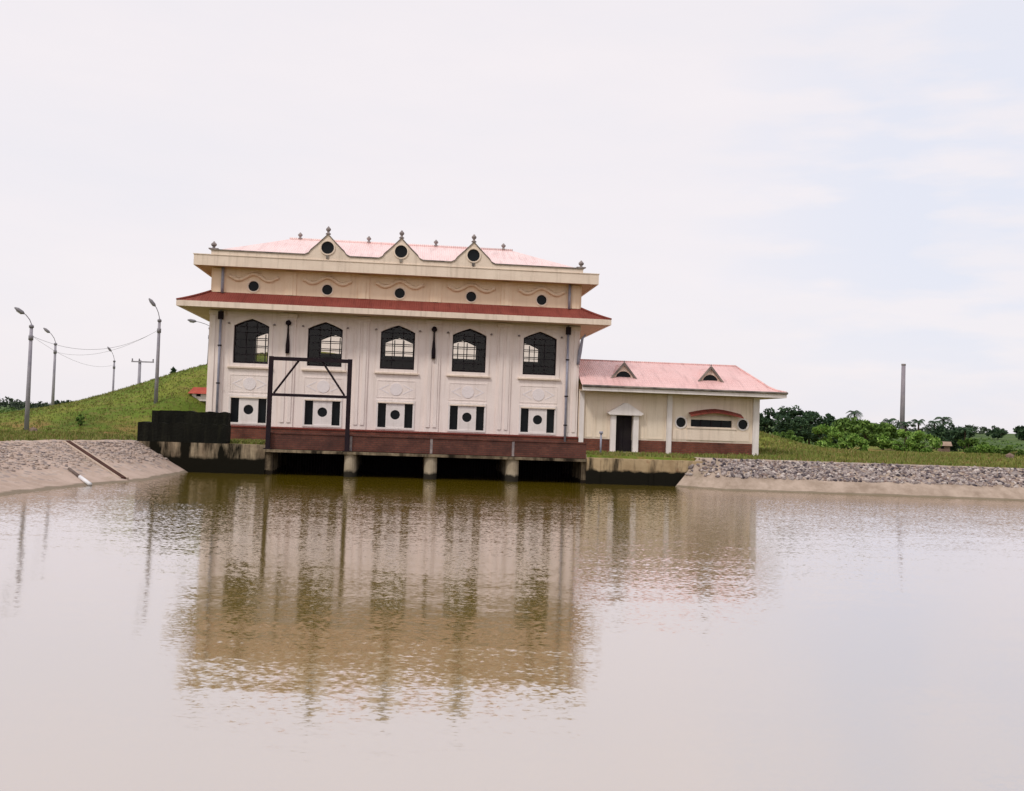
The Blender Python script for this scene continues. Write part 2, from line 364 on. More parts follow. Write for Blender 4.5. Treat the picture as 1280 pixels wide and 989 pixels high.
def pond_depth(X, Y):
    P = np.array(POND); n = len(P); d = np.full(X.shape, 1e9); ins = np.zeros(X.shape, bool)
    for i in range(n):
        a, b = P[i], P[(i+1) % n]; e = b-a; L = e@e
        t = np.clip(((X-a[0])*e[0]+(Y-a[1])*e[1])/L, 0, 1)
        d = np.minimum(d, np.hypot(X-a[0]-t*e[0], Y-a[1]-t*e[1]))
        c = (a[1] > Y) != (b[1] > Y)
        with np.errstate(divide='ignore', invalid='ignore'):
            xc = a[0]+(Y-a[1])*e[0]/(e[1] if e[1] else 1e-9)
        ins ^= c & (X < xc)
    return np.where(ins, d, -d)
def sstep(a, b, x): t = np.clip((x-a)/(b-a), 0, 1); return t*t*(3-2*t)
_w = [(rng.uniform(-1, 1), rng.uniform(-1, 1), rng.uniform(0, 6.28)) for _ in range(14)]
def lumps(X, Y, s):
    z = 0
    for i, (a, b, p) in enumerate(_w):
        k = s*(1+i*.35); z = z+np.sin(X*a*k+Y*b*k+p)/(1+i*.35)
    return z/3
def height(X, Y):
    X = np.asarray(X, float); Y = np.asarray(Y, float)
    z = np.full(X.shape, 1.64)
    sX = np.where(X < -18, 12.1, 11.5); y0 = 61+17*sstep(-25, -19, X)
    bx = np.exp(-((X+18)**2)/(2*sX**2))*7.5*sstep(-52, -38, X)
    z = z+bx*sstep(y0, 88, Y)*np.where(Y > 90, np.exp(-((Y-90)/35)**2), 1)
    # rough ground between the slope and the trees on the right, with a bank beside the annex
    rm = sstep(12, 18, X)*sstep(63, 70, Y)
    z = z+rm*(.16+.22*lumps(X, Y, .45))*(1-sstep(140, 200, Y))
    z = z+1.5*np.exp(-((X-20.5)/4.0)**2-((Y-86)/8)**2)
    z = z+.45*np.exp(-((X-45)/9)**2-((Y-80)/6)**2)
    lm = sstep(-16, -26, X)*sstep(50, 62, Y); z = z+lm*(.10*lumps(X, Y, .7)+.05)
    # open country: gentle rises in the distance
    z = z+3.3*sstep(150, 300, Y)*sstep(40, 110, X)+.8*sstep(120, 300, Y)*sstep(10, -60, X)
    z = z+sstep(250, 700, Y)*(3+2.5*lumps(X, Y, .008))
    d = pond_depth(X, Y)
    return z+(-4.0-z+2.0)*sstep(.0, .18, d)
def hgt(x, y): return float(height(np.array([x]), np.array([y]))[0])
def hit(px, py):                              # where a sight line meets the land
    d = ray(px, py); Y = 57.0
    while Y < 900:
        k = Y/d.y; z = CAMH+k*d.z
        if z <= hgt(k*d.x, Y): return Vector((k*d.x, Y, hgt(k*d.x, Y)))
        Y += .25
    return None

def grid_mesh(name, xs, ys, mat):
    X, Y = np.meshgrid(xs, ys); Z = height(X, Y)
    nx, ny = len(xs), len(ys)
    v = np.stack([X.ravel(), Y.ravel(), Z.ravel()], 1)
    i = np.arange((ny-1)*(nx-1)); r, c = i//(nx-1), i % (nx-1); a = r*nx+c
    f = np.stack([a, a+1, a+nx+1, a+nx], 1)
    me = bpy.data.meshes.new(name); me.from_pydata(v.tolist(), [], f.tolist()); me.materials.append(mat)
    for p in me.polygons: p.use_smooth = True
    o = bpy.data.objects.new(name, me); col.objects.link(o); return o
xs = np.concatenate([-np.geomspace(60, 3500, 26)[::-1], np.arange(-59, -34, 1.0), np.arange(-34, 34, .3), np.arange(34, 62, 1.0), np.geomspace(62, 3500, 26)])
ys = np.concatenate([-np.geomspace(12, 1500, 14)[::-1], np.arange(-11, 50, 1.2), np.arange(50, 70, .3), np.arange(70, 130, .9), np.geomspace(131, 5000, 40)])
tag(grid_mesh('ground', xs, ys, M['ground']), 'grassy ground around the pond with the green hill on the left', 'ground', kind='structure')

wmb = MB(); wmb.add([(-60,3.5,0),(140,3.5,0),(140,67,0),(-60,67,0)], [(0,1,2,3)])
tag(link('water', wmb, M['water'], fix=False), 'calm muddy pond water mirroring the pump house', 'water', kind='structure')

def resample(P, n):
    P = [Vector((*p, 0)) if len(p) == 2 else Vector(p) for p in P]
    L = [0]
    for a, b in zip(P, P[1:]): L.append(L[-1]+(b-a).length)
    return P, L
def strip(lines, zs, seg, sub, noise_amp, name, mat):
    """surface lofted through polylines that share a point count"""
    cols = []
    for i in range(len(lines[0])-1):
        a = Vector((*lines[0][i], 0)); b = Vector((*lines[0][i+1], 0)); n = max(1, int(min((b-a).length, 200)/seg))
        for k in range(n+(i == len(lines[0])-2)):
            cols.append((i, k/n))
    def P(j, i, f):
        a, b = lines[j][i], lines[j][min(i+1, len(lines[j])-1)]
        return Vector((a[0]+(b[0]-a[0])*f, a[1]+(b[1]-a[1])*f, zs[j]))
    vs = []; rows = []
    for j in range(len(lines)-1):
        for s in range(sub[j]+(j == len(lines)-2)): rows.append((j, s/sub[j]))
    for (i, f) in cols:
        for (j, s) in rows:
            p = P(j, i, f).lerp(P(j+1, i, f), s)
            p.z += noise_amp*float(lumps(np.array([p.x*6]), np.array([p.y*6]), .6)[0]); vs.append(p)
    nr = len(rows); fs = [(c*nr+r, c*nr+r+1, (c+1)*nr+r+1, (c+1)*nr+r) for c in range(len(cols)-1) for r in range(nr-1)]
    mb = MB(); mb.add(vs, fs); o = link(name, mb, mat, smooth=True); return o
def shift(P, dx, dy): return [(a+dx, b+dy) for a, b in P]
def outset(P, d, flip=1):
    out = []
    for i, p in enumerate(P):
        a = Vector(P[max(i-1, 0)]); b = Vector(P[min(i+1, len(P)-1)]); e = (b-a).normalized(); out.append((p[0]-e.y*d*flip, p[1]+e.x*d*flip))
    return out
LT2 = outset(LT, .45); LB2 = outset(LB, -2.2)
tag(strip([LT2, LT, LB, LB2], [1.69, 1.66, 0, -1.0], .6, [1, 8, 3], .03, 'embankment', M['slope_l']),
    'left sloping pond bank of pinkish mortar and pitched stone', 'embankment', kind='structure')
RT2 = outset(RT, .5); RB2 = outset(RB, -2.0)
tag(strip([RT2, RT, RM, RB, RB2], [1.70, 1.66, .66, 0, -1.0], .6, [1, 5, 4, 3], .02, 'embankment', M['slope_r']),
    'right pond bank with a rubble strip above a cement apron', 'embankment', kind='structure')
tag(strip([[(-26, 3.6), (120, 3.6)], [(-26, 4.2), (120, 4.2)], [(-22, 7.4), (120, 7.4)], [(-22, 9.0), (120, 9.0)]], [1.67, 1.66, 0, -1], 2, [1, 4, 2], .03, 'embankment', M['slope_l']),
    'near pond bank below the photographer', 'embankment', kind='structure')

# loose and set stones
ICO_V = []; ICO_F = []
_b = bmesh.new(); bmesh.ops.create_icosphere(_b, subdivisions=1, radius=1); _b.verts.ensure_lookup_table()
ICO_V = np.array([v.co[:] for v in _b.verts]); ICO_F = [[v.index for v in f.verts] for f in _b.faces]; _b.free()
def stones(pts, rmin, rmax, flat, mb):
    for p in pts:
        r = random.uniform(rmin, rmax); a = random.uniform(0, 6.28); ca, sa = math.cos(a), math.sin(a)
        s = np.array([r*random.uniform(.8, 1.4), r*random.uniform(.7, 1.1), r*flat*random.uniform(.7, 1.2)])
        v = ICO_V*s*(1+rng.uniform(-.18, .18, (len(ICO_V), 1)))
        v = np.stack([v[:, 0]*ca-v[:, 1]*sa+p[0], v[:, 0]*sa+v[:, 1]*ca+p[1], v[:, 2]+p[2]], 1)
        mb.add(v.tolist(), ICO_F)
def interp(P, f):
    f = f*(len(P)-1); i = min(int(f), len(P)-2); f -= i
    return Vector((P[i][0]+(P[i+1][0]-P[i][0])*f, P[i][1]+(P[i+1][1]-P[i][1])*f, 0))
def along(P, Q, z0, z1, n, smin, smax, seg0, seg1):
    out = []
    segs = list(range(seg0, seg1)); Ls = [math.dist(P[i], P[i+1]) for i in segs]
    for _ in range(n):
        i = random.choices(segs, Ls)[0]; f = random.random(); s = random.uniform(smin, smax)
        a = Vector((*P[i], z0)).lerp(Vector((*P[i+1], z0)), f); b = Vector((*Q[i], z1)).lerp(Vector((*Q[i+1], z1)), f)
        out.append(a.lerp(b, s))
    return out
mb = MB(); pr = [p for p in along(RT, RM, 1.66, .66, 7500, .02, .97, 0, 3) if p.x < 46]
pr = [p for p in pr if p.x > 12.3 or random.random() < .25]
stones(pr, .05, .145, .85, mb)
tag(link('rubble', mb, M['riprap'], smooth=False, fix=False), 'grey and white rubble stones along the right bank', 'rubble', kind='stuff')
mb = MB(); stones([p for p in along(LT, LB, 1.66, 0, 2600, .02, .62, 1, 4) if random.random() < 1.25-.9*(1.66-p.z)/1.2], .04, .13, .45, mb)
tag(link('pitching_stones', mb, M['pitch'], fix=False), 'flat stones set in the mortar of the left bank', 'stones', kind='stuff')

# ------------------------------------------------------------------ main pump house
BAY = 4.65; BAYS = [-2*BAY, -BAY, 0, BAY, 2*BAY]
XL, XR, DEP = -11.95, 11.95, 8.9
def arch(cx, hw, z0, zs, za, n=10, grow=0):
    """window outline: square below, low pointed arch (ogee) on top"""
    hw += grow; pts = [(cx-hw, z0-grow), (cx+hw, z0-grow), (cx+hw, zs+grow*.6)]
    for k in range(1, n):
        f = k/n; zz = zs+(za-zs)*(.78*math.sin(f*math.pi/2)+.22*f**4); pts.append((cx+hw*(1-f), zz+grow))
    pts.append((cx, za+grow*1.15))
    for k in range(n-1, 0, -1):
        f = k/n; zz = zs+(za-zs)*(.78*math.sin(f*math.pi/2)+.22*f**4); pts.append((cx-hw*(1-f), zz+grow))
    pts.append((cx-hw, zs+grow*.6)); return pts
def rect(x0, x1, z0, z1): return [(x0, z0), (x1, z0), (x1, z1), (x0, z1)]

PH = frame_thing('pump_house', 'tall cream pump house with five arched windows, pink roof and three small gables', 'pump house', 0, 0, 1.45)
holes = []
for c in BAYS:
    holes += [arch(c, 1.10, 6.58, 8.98, 9.44), rect(c-1.12, c+1.12, 2.80, 4.44)]
part = link
part('lower_wall', MB().plate(rect(XL, XR, 2.55, 10.9), holes, 0, .35).box(XL, XL+.35, .35, DEP, 1.3, 10.9).box(XR-.35, XR, .35, DEP, 1.3, 10.9), M['wall'], PH)
back_sill = [6.58, 7.9, 7.9, 7.9, 7.9]
rh = [arch(c, 1.10, s, 8.98, 9.44) for c, s in zip(BAYS, back_sill)]
part('rear_wall', MB().plate(rect(XL+.352, XR-.352, 1.3, 12.6), rh, DEP-.35, DEP), M['wall'], PH)
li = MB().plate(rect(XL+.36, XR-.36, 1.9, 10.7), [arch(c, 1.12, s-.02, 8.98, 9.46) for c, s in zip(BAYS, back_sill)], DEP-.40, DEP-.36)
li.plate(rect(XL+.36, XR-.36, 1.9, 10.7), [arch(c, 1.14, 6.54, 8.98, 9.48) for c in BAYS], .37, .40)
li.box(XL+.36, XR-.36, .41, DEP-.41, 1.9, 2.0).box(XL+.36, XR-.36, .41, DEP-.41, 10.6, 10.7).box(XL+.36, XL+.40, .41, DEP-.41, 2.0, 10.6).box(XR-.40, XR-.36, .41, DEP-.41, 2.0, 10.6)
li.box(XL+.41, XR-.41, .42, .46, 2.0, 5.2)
part('hall_shade_lining', li, M['lining'], PH)  # added dark sheets inside the walls; the hall's shade is in their colour
part('plinth', MB().box(XL-.04, XR+.04, -.10, .30, 1.30, 2.50), M['brick'], PH)
part('plinth_coping', MB().box(XL-.06, XR+.06, -.16, .302, 2.502, 2.60), M['eave'], PH)
uh = [disc(c, 11.53, .33) for c in BAYS]
part('upper_wall', MB().plate(rect(XL, XR, 10.902, 12.9), uh, 0, .35).box(XL, XL+.35, .35, DEP, 10.902, 12.9).box(XR-.35, XR, .35, DEP, 10.902, 12.9), M['upper'], PH)

for i, c in enumerate(BAYS):
    wn = part('window', MB().plate(arch(c, 1.10, 6.58, 8.98, 9.44, grow=.22), [arch(c, 1.10, 6.58, 8.98, 9.44, grow=.002)], -.07, .02), M['wall'], PH)
    part('window_sill', MB().box(c-1.42, c+1.42, -.16, .10, 6.26, 6.355), M['trim'], wn)
    fr = MB().plate(arch(c, 1.10, 6.58, 8.98, 9.44, grow=-.003), [arch(c, 1.02, 6.68, 8.94, 9.34)], .14, .22)
    part('window_frame', fr, M['frame'], wn)
    g = MB()
    for k in (-.34, .34): g.box(c+k-.022, c+k+.022, .16, .20, 6.68, 9.15)
    for z in (7.15, 7.62, 8.09, 8.56, 8.94): g.box(c-1.02, c+1.02, .163, .197, z-.02, z+.02)
    part('window_bars', g, M['frame'], wn)
    part('window_pane', MB().plate(arch(c, 1.03, 6.67, 8.94, 9.35), [], .205, .211), M['glass'], wn)
    for bx_ in (c-1.42, c+1.42): part('carved_boss', MB().lathe([(.02, 9.05), (.07, 9.07), (.07, 9.13), (.03, 9.17)], bx_, -.09, 10), M['finial'], wn)
    # rear window seen through the hall
    s = back_sill[i]
    rw = part('rear_window', MB().plate(arch(c, 1.10, s, 8.98, 9.44, grow=-.003), [arch(c, 1.0, s+.08, 8.92, 9.32)], DEP-.25, DEP-.17), M['frame'], PH)
    g = MB()
    for k in (-.34, .34): g.box(c+k-.035, c+k+.035, DEP-.23, DEP-.19, s+.08, 9.15)
    for z in (7.15, 7.75, 8.3, 8.85):
        if z > s+.2: g.box(c-1.0, c+1.0, DEP-.235, DEP-.195, z-.03, z+.03)
    part('window_bars', g, M['frame'], rw)
    part('window_pane', MB().plate(arch(c, 1.01, s+.07, 8.93, 9.33), [], DEP-.185, DEP-.179), M['glass'], rw)
    # lower opening: white port panel standing between two dark slots
    po = part('vent_surround', MB().plate(rect(c-1.24, c+1.24, 2.68, 4.56), [rect(c-1.121, c+1.121, 2.80, 4.44)], -.06, .02), M['white'], PH)
    part('vent_recess', MB().box(c-1.12, c+1.12, .20, .30, 2.80, 4.44), M['bglass'], po)
    part('port_panel', MB().plate(rect(c-.60, c+.60, 2.80, 4.44), [disc(c, 3.63, .31)], -.02, .12), M['white'], po)
    part('porthole', MB().plate(disc(c, 3.63, .305), [], .05, .09), M['bglass'], po)
    part('port_lintel', MB().box(c-1.15, c+1.15, -.12, -.062, 4.36, 4.44), M['trim'], po)
    # raised medallion between them
    md = MB().plate(disc(c, 5.28, .40), [], -.03, -.002)
    md.plate([(c-1.1, 5.28), (c-.45, 4.95), (c-.45, 5.03), (c-.93, 5.28), (c-.45, 5.53), (c-.45, 5.61)], [], -.012, -.002)
    md.plate([(c+1.1, 5.28), (c+.45, 5.61), (c+.45, 5.53), (c+.93, 5.28), (c+.45, 5.03), (c+.45, 4.95)], [], -.012, -.002)
    part('medallion', md, M['relief'], PH)
    md = MB().plate(rect(c-1.25, c+1.25, 4.72, 5.86), [rect(c-1.19, c+1.19, 4.78, 5.80)], -.02, -.002)
    part('panel_border', md, M['wall'], PH)
    # upper storey: round window under a wave moulding
    rw = part('round_window', MB().plate(disc(c, 11.53, .41), [disc(c, 11.53, .331)], -.05, .02), M['trim'], PH)
    part('window_pane', MB().plate(disc(c, 11.53, .34), [], .10, .12), M['bglass'], rw)
    pts = []
    for k in range(-16, 17):
        u = k/16; x = u*1.55; a = abs(u)
        z = 12.10 + .20*math.cos(min(a/.62, 1)*math.pi) + (.22*sstep(.66, 1., a) if a > .66 else 0)
        pts.append((c+x, -.05, float(z)))
    part('wave_moulding', MB().tube(pts, .12, 6).tube([(p[0], -.03, p[2]+.17) for p in pts[5:-5]], .045, 6), M['upper'], PH, smooth=True)

for x in (-1.5*BAY, -.5*BAY, .5*BAY, 1.5*BAY, XL+.50, XR-.50):
    w = .46
    p = part('pilaster', MB().box(x-w, x+w, -.09, .02, 2.605, 9.86).box(x-w+.13, x-.10, -.15, -.092, 2.9, 9.5).box(x+.10, x+w-.13, -.15, -.092, 2.9, 9.5), M['wall'], PH)
    part('pilaster_capital', MB().box(x-w-.06, x+w+.06, -.17, -.03, 9.60, 9.86), M['wall'], p)
    q = part('upper_pilaster', MB().box(x-.36, x+.36, -.08, .02, 11.05, 12.58).box(x-.14, x+.14, -.12, -.082, 11.05, 12.58), M['upper'], PH)

# red tiled skirt roof, its fascia and soffit
o, zt, zb = 1.70, 10.24, 11.06
sk = MB()
A = [(XL-o, -o), (XR+o, -o), (XR+o, DEP+o), (XL-o, DEP+o)]; B = [(XL-.0, .0), (XR+.0, .0), (XR, DEP), (XL, DEP)]
vs = []
for k in range(7):
    f = k/6; z = zt+(zb-zt)*(f*.8+.2*f*f)
    vs += [(a[0]+(b[0]-a[0])*f, a[1]+(b[1]-a[1])*f, z) for a, b in zip(A, B)]
sk.add(vs, [(k*4+i, k*4+(i+1) % 4, k*4+4+(i+1) % 4, k*4+4+i) for k in range(6) for i in range(4)])
part('skirt_roof', sk, M['eave'], PH, fix=False)
for a, b in zip(A, B): part('hip_tiles', MB().tube([(a[0]+(b[0]-a[0])*k/6, a[1]+(b[1]-a[1])*k/6, zt+(zb-zt)*(k/6*.8+.2*(k/6)**2)+.04) for k in range(7)], .08, 6), M['eave'], PH, smooth=True)
fa = MB()
o2 = o+.02
fa.box(XL-o2, XR+o2, -o2, -o2+.12, 9.90, 10.25).box(XL-o2, XR+o2, DEP+o2-.12, DEP+o2, 9.90, 10.25)
fa.box(XL-o2, XL-o2+.12, -o2+.121, DEP+o2-.121, 9.90, 10.25).box(XR+o2-.12, XR+o2, -o2+.121, DEP+o2-.121, 9.90, 10.25)
part('eave_fascia', fa, M['trim'], PH)
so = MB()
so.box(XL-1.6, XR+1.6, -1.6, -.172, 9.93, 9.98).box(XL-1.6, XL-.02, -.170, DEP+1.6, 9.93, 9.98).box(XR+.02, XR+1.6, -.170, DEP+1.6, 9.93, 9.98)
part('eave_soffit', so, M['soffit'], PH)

# upper cornice: deep overhang box, parapet with three gables
o = .95
bx = MB()
bx.box(XL-o, XR+o, -o, -o+.15, 12.60, 13.26).box(XL-o, XR+o, DEP+o-.15, DEP+o, 12.60, 13.26)
bx.box(XL-o, XL-o+.15, -o+.151, DEP+o-.151, 12.60, 13.26).box(XR+o-.15, XR+o, -o+.151, DEP+o-.151, 12.60, 13.26)
part('cornice', bx, M['trim'], PH)
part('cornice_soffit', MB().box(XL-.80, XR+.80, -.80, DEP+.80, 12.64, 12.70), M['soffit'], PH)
part('cornice_lip', MB().box(XL-o-.04, XR+o+.04, -o-.04, -o+.18, 13.262, 13.31).box(XL-o-.04, XL-o+.18, -o+.181, DEP+o, 13.262, 13.31).box(XR+o-.18, XR+o+.04, -o+.181, DEP+o, 13.262, 13.31), M['trim'], PH)
GX = [-BAY, 0, BAY]
def gable_line(z0, za, hw, lift=0):
    pts = []
    for g in GX:
        for u in np.linspace(-1, 1, 25):
            f = 1-abs(u); zz = z0+(za-z0)*(f*.86+.14*f*f)
            if f < .18: zz = z0+(za-z0)*(f*.5+.0)
            pts.append((g+u*hw, float(zz)+lift))
    return pts
ztop, zap = 13.56, 14.93
gl = gable_line(ztop, zap, 1.42)
outer = [(-11.85, 13.27), (11.85, 13.27), (11.85, ztop)]+gl[::-1]+[(-11.85, ztop)]
part('parapet', MB().plate(outer, [disc(g, 14.09, .40) for g in GX], -o+.01, -o+.21).box(-11.85, -11.65, -o+.212, DEP+o-.2, 13.27, ztop).box(11.65, 11.85, -o+.212, DEP+o-.2, 13.27, ztop), M['trim'], PH)
cp = MB()
ln = [(-11.9, ztop)]+gl+[(11.9, ztop)]
top = [(x, z+.075) for x, z in ln]
cp.plate([(x, z+.003) for x, z in ln]+top[::-1], [], -o-.05, -o+.26)
part('parapet_coping', cp, M['coping'], PH)
for g in GX:
    gw = part('gable_window', MB().plate(disc(g, 14.09, .48), [disc(g, 14.09, .401)], -o-.05, -o+.03), M['trim'], PH)
    part('window_pane', MB().plate(disc(g, 14.09, .41), [], -o+.10, -o+.12), M['bglass'], gw)
    part('keystone', MB().plate([(g-.10, 13.60), (g+.10, 13.60), (g+.07, 13.50-.12), (g-.07, 13.38)], [], -o-.07, -o+.005), M['coping'], gw)
    gr = MB(); y0, y1 = -o+.22, 3.3
    gr.add([(g-1.35, y0, 13.60), (g, y0, 14.90), (g+1.35, y0, 13.60), (g-1.35, .2, 13.70), (g, y1, 14.90), (g+1.35, .2, 13.70)], [(0,1,4,3), (1,2,5,4), (0,2,1)])
    part('gablet_roof', gr, M['roof'], PH)
def finial(x, y, z, h, r):
    return MB().lathe([(r*1.1, z), (r*1.1, z+h*.10), (r*.55, z+h*.2), (r*.5, z+h*.35), (r*1.0, z+h*.5), (r*1.05, z+h*.68), (r*.6, z+h*.82), (r*.15, z+h)], x, y, 10)
for g in GX: part('finial', finial(g, -o+.1, 14.96, .52, .15), M['finial'], PH, smooth=True)
for x in (-11.72, 11.72): part('finial', finial(x, -o+.12, ztop+.06, .52, .17).box(x-.3, x+.3, -o-.03, -o+.32, ztop+.078, ztop+.14), M['finial'], PH)
# main roof
rx = 7.7; zr = 15.46; yr = DEP/2
E0 = [(-11.7, -o+.22), (11.7, -o+.22), (11.7, DEP+o-.2), (-11.7, DEP+o-.2)]
vs = []; K = 6
for k in range(K+1):
    f = k/K; z = 13.60+(zr-13.60)*(f*.96+.04*f*f)
    T = [(-rx, yr), (rx, yr), (rx, yr), (-rx, yr)]
    vs += [(a[0]+(b[0]-a[0])*f, a[1]+(b[1]-a[1])*f, z) for a, b in zip(E0, T)]
part('main_roof', MB().add(vs, [(k*4+i, k*4+(i+1) % 4, k*4+4+(i+1) % 4, k*4+4+i) for k in range(K) for i in range(4)]), M['roof'], PH, fix=False)
part('ridge_tiles', MB().tube([(-rx, yr, zr+.02), (rx, yr, zr+.02)], .10, 8), M['roof'], PH, smooth=True)
for x in (-7.0, -2.32, 2.32, 7.05): part('finial', finial(x, yr, zr+.04, .46, .15), M['finial'], PH, smooth=True)

# drainpipes, rising lamps on the wall
for x, zb_ in ((-11.22, 2.6), (11.12, 1.7)):
    p = part('drainpipe', MB().tube([(x, -.24, zb_), (x, -.24, 9.9)], .075, 8), M['pipe'], PH, smooth=True)
    part('pipe_head', MB().box(x-.16, x+.16, -.36, -.155, 9.30, 9.80), M['dark'], p)
    part('pipe_clip', MB().box(x-.11, x+.11, -.33, -.155, 7.6, 7.68).box(x-.11, x+.11, -.33, -.155, 5.2, 5.28).box(x-.11, x+.11, -.33, -.155, 3.3, 3.38), M['dark'], p)
    u = part('drainpipe', MB().tube([(x, -.20, 11.0), (x, -.20, 12.62)], .09, 8), M['pipe'], PH, smooth=True)
def wall_lamp(x, y, z0, z1, dx=0):
    l = part('wall_lamp', MB().tube([(x, y, z0), (x+dx*.3, y-.02, z0+.5), (x+dx*.8, y-.03, z0+1.3), (x+dx, y-.05, z1)], [.13, .13, .055, .05], 8), M['dark'], PH, smooth=True)
    part('lamp_head', MB().lathe([(.03, z1-.02), (.16, z1+.05), (.19, z1+.16), (.13, z1+.28), (.04, z1+.34)], x+dx, y-.06, 10), M['dark'], l, smooth=True)
wall_lamp(-6.98, -.24, 7.30, 9.10); wall_lamp(2.325, -.24, 7.35, 9.10)
p = part('wall_lamp', MB().tube([(XR-.12, -.22, 7.35), (XR-.02, -.24, 8.2), (XR+.12, -.26, 9.1), (XR+.32, -.28, 9.35)], [.10, .13, .08, .05], 8), M['pipe'], PH, smooth=True)

# ------------------------------------------------------------------ annex
AX = frame_thing('annex', 'low single storey annex with pink hipped roof and two dormers beside the pump house', 'building', 18.2, 0, 1.60)
AL, AR, AD = 12.0, 24.25, 8.2
slot = rect(19.6, 22.42, 3.55, 4.02)
part('wall', MB().plate([(AL, 2.50), (14.5, 2.50), (14.5, 4.12), (15.66, 4.12), (15.66, 2.50), (AR, 2.50), (AR, 5.75), (AL, 5.75)], [slot, disc(18.94, 3.80, .33), disc(23.20, 3.80, .33)], .0, .3)
     .box(AR-.3, AR, .301, AD, 1.5, 5.75).box(AL, AR-.301, AD-.3, AD, 1.5, 5.75), M['annex'], AX)
part('plinth', MB().box(AL, 14.14, -.05, .28, 1.45, 2.52).box(16.02, AR-.05, -.05, .28, 1.45, 2.52), M['brick'], AX)
for x0, x1 in ((12.06, 12.36), (17.95, 18.29), (23.86, 24.28)):
    part('pilaster', MB().box(x0, x1, -.16, -.002, 1.5, 5.64), M['white'], AX)
for x0, x1 in ((12.5, 13.0), (13.15, 13.95), (16.15, 16.45), (16.6, 17.8)):
    part('wall_moulding', MB().plate(rect(x0, x1, 2.62, 5.1), [rect(x0+.06, x1-.06, 2.68, 5.04)], -.03, -.002), M['annex'], AX)
part('wall_moulding', MB().plate(rect(18.45, 23.75, 2.6, 5.2), [rect(18.51, 23.69, 2.66, 5.14)], -.025, -.002), M['annex'], AX)
d = part('doorway', MB().box(14.14, 14.50, -.28, .05, 1.5, 4.12).box(15.66, 16.02, -.28, .05, 1.5, 4.12), M['white'], AX)
part('door_pediment', MB().plate([(14.02, 4.14), (16.14, 4.14), (16.30, 4.26), (15.2, 4.93), (15.0, 4.93), (13.88, 4.26)], [], -.48, .0), M['white'], d)
part('door_leaf', MB().box(14.52, 15.06, .16, .22, 1.6, 4.10).box(15.08, 15.64, .16, .22, 1.6, 4.10), M['lining'], d)
part('door_step', MB().box(14.0, 16.16, -.7, -.281, 1.4, 1.72), M['pier'], d)
s = part('slot_window', MB().plate(rect(19.35, 22.67, 2.66, 4.26), [slot], -.07, -.002).box(19.30, 22.72, -.12, -.072, 3.42, 3.50), M['trim'], AX)
part('window_pane', MB().box(19.55, 22.47, .08, .10, 3.5, 4.07), M['bglass'], s)
part('window_bars', MB().box(20.28, 20.34, .02, .06, 3.55, 4.02).box(21.0, 21.06, .02, .06, 3.55, 4.02).box(21.7, 21.76, .02, .06, 3.55, 4.02), M['frame'], s)
cv = []
for k in range(13):
    f = k/12; u = 2*f-1; cv.append((21.24+u*1.80, 4.30+.30*(1-abs(u)**1.6)))
cn = MB(); n = len(cv)
vs = [(x, -.62, z-.06) for x, z in cv]+[(x, -.001, z+.18) for x, z in cv]+[(x, -.62, z-.12) for x, z in cv]
cn.add(vs, [(i, i+1, n+i+1, n+i) for i in range(n-1)]+[(2*n+i, 2*n+i+1, i+1, i) for i in range(n-1)])
part('window_canopy', cn, M['eave'], AX, fix=False)
for cx in (18.94, 23.20):
    rw = part('round_window', MB().plate(disc(cx, 3.80, .42), [disc(cx, 3.80, .331)], -.05, .02), M['white'], AX)
    part('window_pane', MB().plate(disc(cx, 3.80, .34), [], .08, .10), M['bglass'], rw)
    part('panel', MB().plate(rect(cx-.55, cx+.45, 2.68, 3.30), [], -.045, -.003), M['trim'], rw)
# roof: flared hip
L = AL+.0
rings = [(L, AR+1.45, -1.25, AD+1.25, 5.98), (L, AR+.95, -.75, AD+.8, 6.12), (L, AR+.52, -.3, AD+.4, 6.36), (L, AR+.22, .6, AD-.5, 6.78), (L, AR-.1, 2.2, AD-2.1, 7.36), (L, AR-.3, AD/2-.02, AD/2+.02, 7.96)]
vs = []
for a, b_, c_, d_, z in rings: vs += [(a, c_, z), (b_, c_, z), (b_, d_, z), (a, d_, z)]
part('roof', MB().add(vs, [(k*4+i, k*4+(i+1) % 4, k*4+4+(i+1) % 4, k*4+4+i) for k in range(5) for i in (0, 1, 2)]), M['aroof'], AX, fix=False)
part('ridge_tiles', MB().tube([(L+.02, AD/2, 7.96), (AR-.3, AD/2, 7.98)]+[(r[1], r[2], r[4]+.02) for r in rings[-2::-1]], .07, 8), M['aroof'], AX, smooth=True)
part('fascia', MB().box(L, AR+1.46, -1.27, -1.15, 5.64, 5.96).box(AR+1.34, AR+1.46, -1.149, AD+1.2, 5.64, 5.96), M['white'], AX)
part('gutter', MB().tube([(L, -1.33, 5.95), (AR+1.50, -1.33, 5.95)], .075, 8), M['coping'], AX, smooth=True)
part('soffit', MB().box(L, AR+1.33, -1.145, -.162, 5.66, 5.72).box(AR+.03, AR+1.33, -.16, AD+1.2, 5.66, 5.72), M['soffit'], AX)
